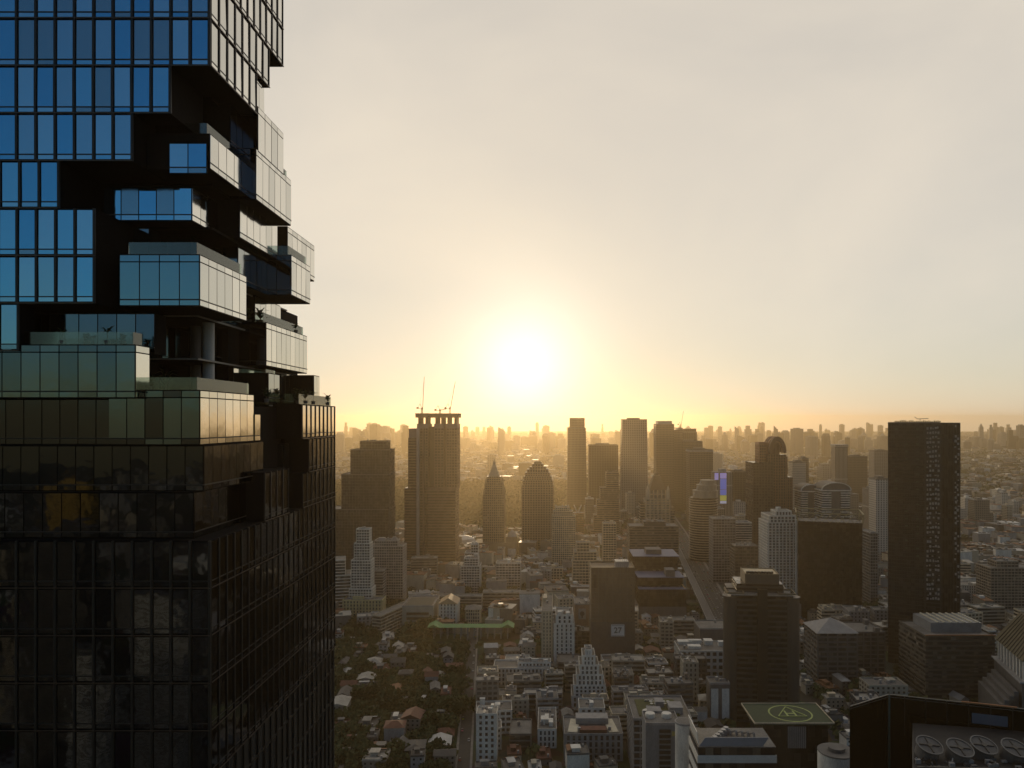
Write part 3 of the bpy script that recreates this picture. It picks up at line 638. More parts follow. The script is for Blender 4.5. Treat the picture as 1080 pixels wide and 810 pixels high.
# round banded tower
def round_banded():
    Y, d = 1200, 44; s = Y / F; z = lambda v: Z(v, Y); R0 = 15.5 * s
    r = thing('apartment_tower', 'half-round tower wrapped in pale balcony bands with a slanted glazed crown', 'tower', (X(745, Y), Y + R0, 0)); RECTS.append((X(728, Y), X(762, Y), Y, Y + d))
    ANCH.append((X(745, Y), Y, 'the round balcony-banded tower'))
    rootpart(r, 'glazing', MB().cyl(0, 0, R0 - 1.2, 0, z(526), 28), M_DGLASS)
    me = MB().cyl(0, 0, R0, 0, 1.3, 28).mesh('spandrel', mat('sand_render', (.34, .29, .23), streak=1)); zz = 3
    while zz < z(526): link('spandrel', me, r, (0, 0, zz)); zz += 3.9
    for i, (k, v0, v1) in enumerate(((.86, 526, 519), (.68, 519, 513), (.5, 513, 508))):
        rootpart(r, 'crown_tier', MB().cyl(3 + i * 2, 0, R0 * k, z(v0), z(v1), 24).cyl(3 + i * 2, 0, R0 * k + .6, z(v1), z(v1) + 1, 24), mat('sand_render', (0, 0, 0)))
    for k in range(5): rootpart(r, 'crown_fin', MB().bar((-R0 * .75 + k * 3, -8 + k * 2, z(524)), (-R0 * .2 + k * 4, -4, z(508)), 1.1), M_METALR)
round_banded()
# LED tower
def led_tower():
    Y, d = 1580, 34; s = Y / F; z = lambda v: Z(v, Y); w = 19 * s
    r = thing('office_tower', 'tower with a tall lit billboard of violet, blue and yellow panels on its face', 'tower', (X(763, Y), Y + d / 2, 0)); RECTS.append((X(752, Y), X(774, Y), Y, Y + d))
    part('wall', MB().box(-w / 2, w / 2, -d / 2, d / 2, 0, z(498)), FE, r)
    part('roof_plant', MB().box(-6, 8, -8, 8, z(498), z(495)), M_GREY, r); part('antenna', MB().cyl(0, 0, .5, z(495), z(489), 6, .2), M_GREY, r)
    def em(nm, c, e=.3):
        m = bpy.data.materials.new(nm); m.use_nodes = True; b = m.node_tree.nodes['Principled BSDF']; b.inputs['Base Color'].default_value = (*c, 1)
        b.inputs['Emission Color'].default_value = (*c, 1); b.inputs['Emission Strength'].default_value = e; return m
    cs = [(499, 504.5, em('led_violet', (.55, .45, .95))), (505, 516, em('led_blue', (.16, .22, .75))), (516.4, 522, em('led_blue', (.16, .22, .75))), (522.4, 528, em('led_yellow', (.65, .6, .12))), (528.4, 531, em('led_white', (.7, .7, .9)))]
    for a, b, m in cs: part('led_panel', MB().box(759.5 * s - 763 * s, 766 * s - 763 * s, -d / 2 - 1.6, -d / 2 - .1, z(b), z(a)), m, r)
    part('led_panel', MB().box(-w / 2 + .2, 757.6 * s - 763 * s, -d / 2 - 1.6, -d / 2 - .1, z(506), z(499)), cs[0][2], r)
led_tower()
slab_tower('dark plain tower next to the lit billboard tower', 'tower', 774, 788, 498, 1650, 34, FD)
slab_tower('narrow ribbed tower next to the brown arched tower', 'tower', 789, 797, 501, 1700, 24, FE)
# brown arched tower
def arched_tower():
    Y, d = 1120, 50; s = Y / F; z = lambda v: Z(v, Y); u = lambda a: (a - 817) * s
    r = thing('deco_tower', 'reddish-brown tower with an arched stone crown and stepped shoulders', 'tower', (X(817, Y), Y + d / 2, 0)); RECTS.append((X(793, Y), X(842, Y), Y, Y + d))
    ANCH.append((X(817, Y), Y, 'the brown arch-topped tower'))
    bs = mat('red_brown_stone', (.13, .07, .05), streak=1, var=.35); br = mat('rust_stone', (.30, .14, .08), streak=1)
    storey_grid(r, u(805), -4, 22 * s, d - 8, 0, z(488), mat('umber_stone', (.06, .045, .04)), M_DGLASS, 'grid', fh=4.2, bay=4.5, pw=1.2, sh=1.2)
    storey_grid(r, u(822), 6, 20 * s, d - 12, 0, z(480), bs, M_DGLASS, 'grid', fh=4.2, bay=4, pw=1.6, sh=1.2)
    storey_grid(r, u(835), 4, 9 * s, d - 22, 0, z(504), bs, M_DGLASS, 'grid', fh=4.2, bay=4, pw=1.6, sh=1.2)
    storey_grid(r, u(810), 8, 10 * s, d - 26, z(488), z(470), br, M_DGLASS, 'grid', fh=4.2, bay=4, pw=1.6, sh=1.2)
    rootpart(r, 'parapet', MB().ring(10 * s, d - 26, z(470), z(467), 1, cx=u(810), cy=8), br)
    # arch crown: thick half round slab with ribs
    for k, yy in enumerate((-14, -4, 6, 16)):
        m = MB(); n = 14; Rr = 9.5 * s; t = 2.2; zc = z(478); hh = (z(460.5) - zc)
        for i in range(n):
            a0, a1 = math.pi * i / n, math.pi * (i + 1) / n
            for (q0, q1) in ((a0, a1),):
                pts = []
                for yv in (yy - t, yy + t):
                    for kk in (1, .72):
                        for q in (q0, q1): pts.append((u(822) + Rr * kk * math.cos(q), yv, zc + hh * kk * math.sin(q)))
                m.add(pts, [(0, 1, 3, 2), (5, 4, 6, 7), (1, 0, 4, 5), (2, 3, 7, 6)])
        part('arch_rib', m, br if k % 2 else bs, r)
    rootpart(r, 'crown_room', MB().cyl(u(822), 4, 6.3 * s, z(480), z(469), 16).cyl(u(822), 4, 6.3 * s, z(469), z(464), 16, 2 * s), bs)
    rootpart(r, 'shoulder', MB().box(u(831), u(834), -10, 12, z(504), z(482)), bs)
arched_tower()
slab_tower('pale curved-looking tower just beyond the brown arch-topped tower', 'tower', 836, 850, 488, 1600, 30, FC)
slab_tower('thin brown tower touching the pale tower beyond the arches', 'tower', 846, 853, 484, 1680, 30, FA)
# white pier tower and big dark box
r = hero('apartment_tower', 'white apartment tower with bold vertical piers beside a big dark box', 'tower', 810, 845, 545, 880, 40, 'w', 'grid', tiers=[(0, 1, 552, 1), (.06, .86, 545, .9), (.3, .8, 540, .5)], bay=4.2, fh=3.3, pw=1.5, sh=1.0, anchor='the white-piered tower')
for q in (.36, .46): rootpart(r, 'round_pier', MB().cyl(r['_w'] * q, -20.5, 1.9, 0, Z(548, 880), 14), M_WHITE)
r = hero('office_tower', 'big plain black glass box with a steel truss rim around its roof', 'tower', 849, 913, 552, 850, 40, M_BLACK, 'curtain', M_DGLASS, rz=R(-17), fh=4, bay=3.4, rn=3, anchor='the big black glass box')
m = MB(); w = r['_w'] / 2; zt = r['_z']; trm = mat('roof_truss_paint', (.32, .27, .15), var=.2)
for a in (-1, 1):
    m.bar((-w, a * 22, zt + 1), (-w - 2, a * 24, zt + 11), .9).bar((w, a * 22, zt + 1), (w + 1, a * 24, zt + 11), .9)
m.bar((-w - 2, -24, zt + 11), (w + 1, -24, zt + 11), 1.2).bar((-w - 2, 24, zt + 11), (w + 1, 24, zt + 11), 1.2).bar((-w - 2, -24, zt + 11), (-w - 2, 24, zt + 11), 1.2).bar((w + 1, -24, zt + 11), (w + 1, 24, zt + 11), 1.2)
for k in range(9):
    a = -w + k * w / 4; b = -w + (k + 1) * w / 4
    if k < 8: m.bar((a, -23, zt + 1), (b, -24, zt + 10), .5).bar((b, -23, zt + 1), (a, -24, zt + 10), .5).bar((a, 23, zt + 1), (b, 24, zt + 10), .5)
rootpart(r, 'roof_truss', m, trm)
hero('apartment_tower', 'narrow dark companion tower pressed against the big black glass box', 'tower', 918, 926, 563, 900, 34, 'g', 'grid', None, fh=3.6, bay=3, rn=1)
# arched-roof white pair
def arch_roof_block(label, u0, u1, vt, vs, Y, d):
    s = Y / F; w = (u1 - u0) * s; z = lambda v: Z(v, Y)
    r = thing('apartment_tower', label, 'tower', (X((u0 + u1) / 2, Y), Y + d / 2, 0)); RECTS.append((X(u0, Y), X(u1, Y), Y, Y + d))
    for f in (-1, 1): storey_grid(r, f * w * .33, 0, w * .32, d, 0, z(vs), M_WHITE, M_GLASS, 'band', fh=3.4, sh=1.3)
    rootpart(r, 'centre_bay', MB().box(-w * .165, w * .165, -d / 2 + 1.5, d / 2 - 1.5, 0, z(vs)), M_DGREY)
    rootpart(r, 'cornice', MB().box(-w / 2 - .8, w / 2 + .8, -d / 2 - .8, d / 2 + .8, z(vs), z(vs) + 1.6), M_WHITE)
    m = MB(); n = 12; hh = z(vt) - z(vs) - 1.6; zc = z(vs) + 1.6
    fr = [(w * .5 * math.cos(math.pi * i / n), zc + hh * math.sin(math.pi * i / n)) for i in range(n + 1)]
    vsn = [(x, -d / 2, zz) for x, zz in fr] + [(x, d / 2, zz) for x, zz in fr]
    m.add(vsn, [tuple(range(n, -1, -1)), tuple(range(n + 1, 2 * n + 2))] + [(i, i + 1, n + 2 + i, n + 1 + i) for i in range(n)])
    rootpart(r, 'arched_roof', m, M_DGREY)
    m = MB()
    for i in range(n):
        m.bar((fr[i][0] * 1.03, -d / 2 - .6, fr[i][1]), (fr[i + 1][0] * 1.03, -d / 2 - .6, fr[i + 1][1]), 1.3)
    rootpart(r, 'white_arch', m, M_WHITE)
arch_roof_block('smaller of the two white balcony blocks with arched dark roofs', 845, 866, 511, 519, 1120, 34)
arch_roof_block('larger of the two white balcony blocks with arched dark roofs', 867, 897, 509, 518, 1090, 40)
slab_tower('slim cream tower with pale ribs and a boxy cap beyond the arched roofs', 'tower', 881, 894, 472, 1750, 26, FE, 0, lambda r, w, d, z: part('cap', MB().box(-w * .55, w * .55, -15, 15, z + 2, z + 7), FC, r))
slab_tower('plain brown tower pair behind the slim cream tower', 'tower', 894, 915, 482, 1900, 30, FA)
slab_tower('grey-brown tower half hidden by the tall black lattice tower', 'tower', 922, 940, 476, 2100, 36, FB)
slab_tower('pale slender apartment tower squeezed against the tall black lattice tower', 'tower', 924, 938, 506, 1150, 26, FG('near_pale_ribbed', (.50, .47, .42), (.07, .065, .06), 4, 3.4, .45, .6))
slab_tower('lower pale ribbed tower in front of the brown tower pair', 'tower', 916, 925, 517, 1190, 24, FE)
# tall black lattice tower
def lattice_tower():
    Y, d = 690, 34; s = Y / F; z = lambda v: Z(v, Y); u = lambda a: (a - 975) * s * .9
    r = thing('residential_tower', 'tallest black tower with planted slots and pale lattice strips, crane arm on its roof', 'tower', (X(983, Y), Y + d / 2, 0), R(-25)); RECTS.append((X(935, Y), X(1016, Y), Y, Y + d))
    ANCH.append((X(975, Y), Y, 'the tall black lattice tower'))
    blk = mat('black_panel', (.030, .030, .031), streak=1, var=.4, rough=.7); lat = mat('pale_lattice', (.36, .34, .31), var=.5, scale=.6)
    zt = z(446)
    rootpart(r, 'glazing', MB().box(u(937.5), u(993), -d / 2 + 1, d / 2, 0, zt - .3).box(u(994), u(1013), -d / 2 + 5, d / 2, 0, zt - .3), M_DGLASS)
    # vertical fins
    fin = MB().box(-.18, .18, -.7, .3, 0, zt).mesh('fin', blk); x = 937.5
    while x < 974: link('fin', fin, r, (u(x), -d / 2 + .9, 0)); x += 1.75
    x = 995
    while x < 1013: link('fin', fin, r, (u(x), -d / 2 + 4.9, 0)); x += 3
    sp = MB().box(u(937.5), u(993), -d / 2 + .55, -d / 2 + .98, 0, .9).mesh('spandrel', blk); zz = 4
    while zz < zt - 2: link('spandrel', sp, r, (0, 0, zz)); zz += 3.4
    rootpart(r, 'flank_wall', MB().box(u(937), u(937.6), -d / 2 + .5, d / 2, 0, zt), blk)
    rootpart(r, 'flank_wall', MB().box(u(993), u(994), -d / 2, d / 2, 0, zt).box(u(1013), u(1013.8), -d / 2 + 4.5, d / 2, 0, zt), blk)
    rootpart(r, 'slot', MB().box(u(976), u(978), -d / 2 + .2, -d / 2 + .54, 0, zt), M_BLACK)
    # pale staggered panels, in three strips
    pm = MB().box(-.8, .8, -.25, 0, 0, 2.1).mesh('lattice_panel', lat)
    lots = []
    for x in (979.5, 982.4, 985.3, 988.2, 991):
        zz = 60 + (x * 7) % 5
        while zz < zt - 2:
            if rnd.random() < .8: lots.append((x, -d / 2 + .5, zz))
            zz += 4.3
    for x in (1009, 1011.5):
        zz = 60 + (x * 3) % 5
        while zz < zt - 2:
            if rnd.random() < .6: lots.append((x, -d / 2 + 4.1, zz))
            zz += 4.6
    rnd.shuffle(lots)
    for x, y, zz in lots[:100]: link('lattice_panel', pm, r, (u(x) + rnd.uniform(-.6, .6), y, zz + rnd.uniform(-.6, .6)), 0).scale = (rnd.uniform(.5, 1.25), 1, rnd.uniform(.4, 1.2))
    m = MB()
    for x, y, zz in lots[100:]: m.box(u(x) - .8, u(x) + .8, y - .25, y, zz, zz + 2.1)
    o = part('lattice_panel', m, lat, r); o['kind'] = 'stuff'
    m = MB()
    for x in (946, 957, 969):
        zz = 100
        while zz < zt - 4:
            if rnd.random() < .55: m.box(u(x) - 1.1, u(x) + 1.1, -d / 2 - .1, -d / 2 + .15, zz, zz + rnd.uniform(.8, 2.2))
            zz += 6.8
    o = part('balcony_planting', m, mat('grey_green_planting', (.05, .08, .05)), r); o['kind'] = 'stuff'  # planting in a muted grey-green
    rootpart(r, 'roof', MB().box(u(937), u(993), -d / 2 + .5, d / 2, zt - .3, zt + .6).box(u(994), u(1013.8), -d / 2 + 5, d / 2, zt - .3, zt + .2), M_DGREY)
    m = MB()
    for k in range(26): m.box(u(945 + k * 1.9) - .5, u(945 + k * 1.9) + .5, -d / 2 + 2, -d / 2 + 3, zt + .6, zt + .6 + rnd.uniform(.8, 1.9))
    o = part('roof_planting', m, M_LEAF[1], r); o['kind'] = 'stuff'
    rootpart(r, 'roof_crane', MB().bar((u(972), 0, zt + .5), (u(972), 0, zt + 4), .5).bar((u(966), 0, zt + 5.6), (u(969), 0, zt + 3.6), .45).bar((u(969), 0, zt + 3.6), (u(981), 0, zt + 4), .5), M_BLACK)
lattice_tower()
# far-edge blocks
r = hero('apartment_building', 'banded brown apartment block by the edge of the low-rise quarter', 'building', 1045, 1092, 594, 860, 30, mat('sand_render', (0, 0, 0)), 'grid', tiers=[(0, 1, 600, 1), (.2, .7, 593, .6)], fh=3.4, bay=4, rn=5, anchor='the banded brown block')
hero('office_building', 'white building with a dotted rounded facade behind a dark planted roof', 'building', 1014, 1040, 618, 900, 24, 'w', 'punched', fh=3.2, bay=3)
# 27 tower
def tower27():
    Y, d = 690, 32; s = Y / F; z = lambda v: Z(v, Y); u = lambda a: (a - 646.5) * s; w = 46 * s
    r = thing('concrete_tower', 'bare windowless grey tower bearing a white sign that reads 27', 'tower', (X(646.5, Y), Y + d / 2, 0)); RECTS.append((X(622, Y), X(671, Y), Y, Y + d))
    ANCH.append((X(646.5, Y), Y, 'the 27 tower'))
    wl = mat('net_wrapped_concrete', (.11, .085, .06), var=.35, scale=.06, streak=1); lo = mat('grey_wrapped_concrete', (.06, .06, .063), var=.3, scale=.06)
    rootpart(r, 'wall', MB().box(-w / 2, w / 2, -d / 2, d / 2, z(656), z(600)), wl)
    rootpart(r, 'lower_wall', MB().box(-w / 2 - .2, w / 2 + .2, -d / 2 - .2, d / 2 + .2, 0, z(656)), lo)
    me = MB().ring(w + .3, d + .3, 0, .22, .4).mesh('joint_band', M_DGREY)
    k = z(696)
    while k < z(602): link('joint_band', me, r, (0, 0, k)); k += 3.4
    for q in range(1, 6): rootpart(r, 'joint_rib', MB().box(-w / 2 + q * w / 6 - .12, -w / 2 + q * w / 6 + .12, -d / 2 - .28, -d / 2 - .01, z(656), z(600)), M_DGREY)
    for q in range(14): rootpart(r, 'vent_opening', MB().box(-.5, .5, -.16, 0, 0, 1), M_BLACK, (w / 2 - 3.2, -d / 2 - .2, 12 + q * 4.8))
    rootpart(r, 'parapet', MB().ring(w, d, z(600), z(600) + 1.2, .5), wl)
    rootpart(r, 'balcony_slot', MB().box(u(626), u(629), -d / 2 - .3, -d / 2 - .02, z(620), z(606)), M_BLACK)
    rootpart(r, 'stair_house', MB().box(3, 15, -8, 4, z(600), z(594)), M_METALR)
    for q in range(7): rootpart(r, 'roof_frame', MB().bar((2 + q * 2, -10, z(600)), (4 + q * 2, -4, z(593) + (q % 3)), .35), M_METALR)
    b = rootpart(r, 'sign_board', MB().box(u(644.5), u(658.5), -d / 2 - .6, -d / 2 - .22, z(671), z(658.5)), mat('sign_white', (.62, .62, .6), var=.1))
    cu = bpy.data.curves.new('numerals', 'FONT'); cu.body = '27'; cu.size = 7.2; cu.extrude = .08; cu.align_x = 'CENTER'; cu.align_y = 'CENTER'; cu.offset = .12
    t = bpy.data.objects.new('sign_numerals', cu); COL.objects.link(t); cu.materials.append(M_BLACK)
    bpy.context.view_layer.update(); dg = bpy.context.evaluated_depsgraph_get()
    me = bpy.data.meshes.new_from_object(t.evaluated_get(dg)); bpy.data.objects.remove(t)
    n = link('sign_numerals', me, b, (u(651.5), -d / 2 - .72, z(664.8))); n.rotation_euler = (R(90), 0, 0)
    part('sign_border', MB().box(u(645.2), u(657.8), -d / 2 - .68, -d / 2 - .61, z(670.6), z(670.1)).box(u(645.2), u(657.8), -d / 2 - .68, -d / 2 - .61, z(659.5), z(659)), M_DGREY, b)
tower27()
hero('office_building', 'reddish building wall with a round emblem panel next to the bare 27 tower', 'building', 606, 622, 638, 745, 30, mat('salmon_render', (.30, .20, .14), streak=1), 'solid')
def emblem():
    Y = 745; r = [o for o in bpy.data.objects if o.get('label', '').startswith('reddish building wall')][0]
    b = rootpart(r, 'emblem_panel', MB().box(-3.6, 3.6, -15.5, -15.05, Z(653, Y), Z(642, Y)), mat('panel_grey', (.36, .36, .36)))
    part('emblem', MB().cyl(0, 0, 2.3, 0, .2, 20).box(-.7, .7, -4.2, -1.8, 0, .2), mat('emblem_dark', (.05, .05, .06), var=0), b, (0, -15.55, Z(647, Y))).rotation_euler = (R(90), 0, 0)
emblem()
hero('apartment_building', 'balcony-striped block below the emblem wall', 'building', 604, 623, 667, 716, 18, 'k', 'grid', fh=4, bay=4)
# white stepped hotel next to it
hero('apartment_tower', 'white apartment slab with dark balcony slots and rooftop clutter', 'tower', 584, 606, 647, 690, 34, 'w', 'punched', fh=3.4, bay=5.4, rn=8, tiers=[(0, 1, 659, 1), (.1, .95, 650, .85)], anchor='the white balcony-slotted slab')
hero('apartment_building', 'long pale slab block seen end-on with a tan flat roof', 'building', 571, 583, 646, 705, 70, 'c', 'punched', fh=3.4, bay=4, rn=4)
hero('low_building', 'low grey-green glazed podium at the foot of the white balcony slab', 'building', 588, 612, 700, 655, 24, 'k', 'band', fh=4, rn=2)
# pyramid-like stepped apartments
hero('stepped_apartments', 'white apartment block stepping up to a peak like a pyramid of balconies', 'building', 603, 641, 700, 592, 26, 'w', 'punched', fh=3.3, bay=3.4,
     tiers=[(0, 1, 736, 1), (.06, .94, 724, .95), (.14, .88, 713, .9), (.22, .76, 703, .85), (.3, .66, 693, .75), (.38, .58, 687, .5)], rn=2, anchor='the pyramid-stepped white apartments')
hero('apartment_building', 'long white block with rows of small square windows and a white roof slab', 'building', 520, 581, 706, 640, 22, 'w', 'punched', fh=3.5, bay=3.2, rn=7, tiers=[(0, 1, 706, 1), (.42, 1, 700, .5)], anchor='the long white square-windowed block')
hero('low_building', 'small yellowish block with an orange-lit lift tower', 'building', 525, 544, 735, 585, 14, 'c', 'solid', tiers=[(0, 1, 735, 1), (.4, 1, 729, .6)])
hero('courtyard_building', 'wide pale block of square windows with two bright terraces on its roof', 'building', 595, 657, 776, 500, 30, 'g', 'punched', fh=4.2, bay=3.9, rn=3, anchor='the twin-terrace block')
r = [o for o in bpy.data.objects if o.get('label', '').startswith('wide pale block of square')][0]
for q in (-1, 1): rootpart(r, 'roof_terrace', MB().box(-3.2, 3.2, -11, 11, 0, .5), mat('cream_terrace', (.6, .55, .42)), (q * 12.5, 0, r['_z'] + .4), q * .12)
rootpart(r, 'rear_wing', MB().box(-11, 11, 2, 12, 0, 4.4).box(-9, 9, 1.4, 1.98, 1, 3.4, ), M_GREY, (0, 0, r['_z'] + .4))
rootpart(r, 'tiled_canopy', MB().box(-9, 9, -12, -5, 0, 2.2), M_TILE, (0, 0, r['_z'] + .4))
hero('apartment_building', 'narrow pale apartment block with rooftop gardens seen end-on', 'building', 567, 587, 771, 520, 40, 'w', 'punched', fh=3.4, bay=3.2, rn=9, anchor='the roof-garden block')
hero('low_building', 'tan-roofed hall beside the narrow pale block', 'building', 537, 560, 776, 512, 26, 'k', 'band', fh=4, rn=2)
# white gridded office with dark box above
hero('office_building', 'white office block with an even grid of wide windows', 'building', 717, 771, 688, 660, 30, 'w', 'grid', fh=5.2, bay=5.4, pw=2, sh=2.4, rn=8, anchor='the white gridded office')
hero('office_building', 'plain dark box building with a pale roof edge rising behind the white gridded office', 'building', 738, 775, 664, 720, 30, M_DGREY, 'solid', rn=1)
hero('apartment_building', 'small dark building with two pale vertical panels', 'building', 749, 770, 722, 560, 14, M_DGREY, 'solid', rn=2)
r = [o for o in bpy.data.objects if o.get('label', '').startswith('small dark building with two')][0]
for q in (-1, 1): rootpart(r, 'pale_panel', MB().box(-2.6, 2.6, -.3, 0, 0, 22), M_WHITE, (q * 4, -7.05, r['_z'] - 25))
# dark banded tower with penthouse
def banded_dark():
    Y, d = 560, 44; s = Y / F; z = lambda v: Z(v, Y); u = lambda a: (a - 808) * s * .9
    r = thing('office_tower', 'massive dark banded tower with curved corners and a pale-roofed penthouse', 'tower', (X(808, Y), Y + d / 2, 0), R(-6)); RECTS.append((X(768, Y), X(848, Y), Y, Y + d + 4))
    ANCH.append((X(808, Y), Y, 'the massive dark banded tower'))
    dk = mat('dark_bronze_band', (.055, .05, .044), streak=1, rough=.5); pt = mat('bronze_parapet', (.16, .13, .085))
    storey_grid(r, 0, 2, 66 * s, d - 4, 0, z(630), dk, M_DGLASS, 'band', fh=3.9, sh=1.7)
    for a in (-1, 1): rootpart(r, 'corner_bay', MB().cyl(a * 32 * s, -14, 5.5, 0, z(632), 20).cyl(a * 32 * s, -14, 6.1, z(632), z(631), 20), dk)
    rootpart(r, 'centre_slot', MB().box(-3.6, 3.6, -20.6, -19.5, 0, z(622)), M_BLACK)
    rootpart(r, 'roof', MB().box(-33 * s + .5, 33 * s - .5, -d / 2 + 3, d / 2 - .5, z(630), z(629)), M_ROOF)
    storey_grid(r, 0, 4, 50 * s, d - 18, z(629), z(620), dk, M_DGLASS, 'band', fh=3, sh=1.4)
    rootpart(r, 'penthouse', MB().box(-16 * s, 20 * s, -10, 14, z(620), z(610)), mat('umber_render', (.10, .08, .06)))
    rootpart(r, 'penthouse_roof', MB().box(-14.5 * s, 18.5 * s, -8.6, 12.8, z(610) + .05, z(610) + .4), mat('pale_tan_deck', (.55, .46, .3), var=.35))  # deck in a pale tan of its own
    rootpart(r, 'parapet', MB().ring(36.2 * s, 24.4, z(610), z(608.7), .5, cx=2 * s, cy=2), pt)
    for k in range(16): rootpart(r, 'cooling_unit', MB().cyl(0, 0, .9, 0, 1.6, 10), M_BLACK, (-13 * s + k * 1.25, -6.5 + (k % 2), z(610) + .4))
    for a in (-1, 1): rootpart(r, 'curved_parapet', MB().ring(18 * s, 16, 0, 1.2, .5), pt, (a * 27 * s, -8, z(629)))
banded_dark()
# brown cone-roofed block behind it
r = hero('office_building', 'dark block with a light grey hipped roof and slatted side beside the massive dark tower', 'building', 862, 905, 668, 640, 34, M_DGREY, 'grid', fh=4, bay=8, pw=1.2, sh=1.6, roof=False, anchor='the dark hip-roofed block')
rootpart(r, 'hipped_roof', MB().gable(r['_w'], 34, r['_z'], 9, .8, hip=1), M_GREY)
hero('office_building', 'dark slatted block joined behind the dark hip-roofed one', 'building', 903, 934, 668, 665, 34, M_DGREY, 'grid', fh=4, bay=6, pw=1, rn=3)
# banded block with pale roof
r = hero('office_building', 'dark banded office block with a white rooftop hall and an orange-edged roof', 'building', 976, 1050, 672, 600, 46, mat('bronze_band', (.085, .075, .06), streak=1), 'band', fh=3.9, sh=1.5, rn=0, anchor='the white-hall banded block')
rootpart(r, 'rooftop_hall', MB().box(-17, 24, -10, 20, r['_z'] + .4, r['_z'] + 8), M_METALR)
for k in range(7): rootpart(r, 'roof_rib', MB().box(-.5, .5, -10, 20, 0, .8), mat('cream_terrace', (0, 0, 0)), (-11 + k * 5.4, 0, r['_z'] + 8.02))
rootpart(r, 'orange_edge', MB().box(-28, 27.6, -23.9, -23.1, r['_z'] + 1.5, r['_z'] + 2), mat('orange_trim', (.4, .17, .07)))
# slanted golden roof building at the edge
def slant_block():
    Y, d = 520, 60; s = Y / F; z = lambda v: Z(v, Y); w = 62
    r = thing('office_building', 'dark building with a broad ridged ochre roof and white gallery posts', 'building', (X(1082, Y) + 40, Y + d / 2, 0), R(-14)); RECTS.append((X(1040, Y), X(1125, Y), Y, Y + d))
    rootpart(r, 'wall', MB().box(-w / 2, w / 2, -d / 2, d / 2, 0, z(725)), M_DGREY)
    rootpart(r, 'gallery_wall', MB().box(-w / 2 + 4, w / 2, -d / 2 + 3, d / 2, z(725), z(702)), M_GREY)
    for k in range(9): rootpart(r, 'gallery_post', MB().box(-.5, .5, -.8, .8, z(725), z(702)), M_WHITE, (-w / 2 + 2, -d / 2 + 3 + k * 6.6, 0))
    rootpart(r, 'ledge', MB().box(-w / 2 - 2, w / 2, -d / 2 - 2, d / 2, z(725) + .01, z(725) + 1), M_GREY)
    zz = z(702)
    m = MB(); m.add([(-w / 2, -d / 2, zz), (w / 2, -d / 2, zz), (w / 2, d / 2, zz), (-w / 2, d / 2, zz), (-w / 2 + 16, -d / 2 + 8, zz + 22), (w / 2, -d / 2 + 8, zz + 22), (w / 2, d / 2 - 6, zz + 22), (-w / 2 + 16, d / 2 - 6, zz + 22)],
                 [(3, 2, 1, 0), (4, 5, 6, 7), (0, 1, 5, 4), (1, 2, 6, 5), (2, 3, 7, 6), (3, 0, 4, 7)])
    rootpart(r, 'ochre_roof', m, mat('ochre_roof_sheet', (.12, .10, .055), var=.4))
    for k in range(10): rootpart(r, 'roof_rib', MB().bar((-w / 2, -d / 2 + 6 + k * 5.2, zz + .4), (-w / 2 + 16, -d / 2 + 10 + k * 4.4, zz + 22.3), .5), M_BLACK)
    for k in range(4): rootpart(r, 'stepped_terrace', MB().box(-w / 2 - 14 + k * 3, -w / 2 - 2.1, -d / 2, d / 2 - 10, 0, z(725) - 16 + k * 3.2), M_DGREY)
slant_block()
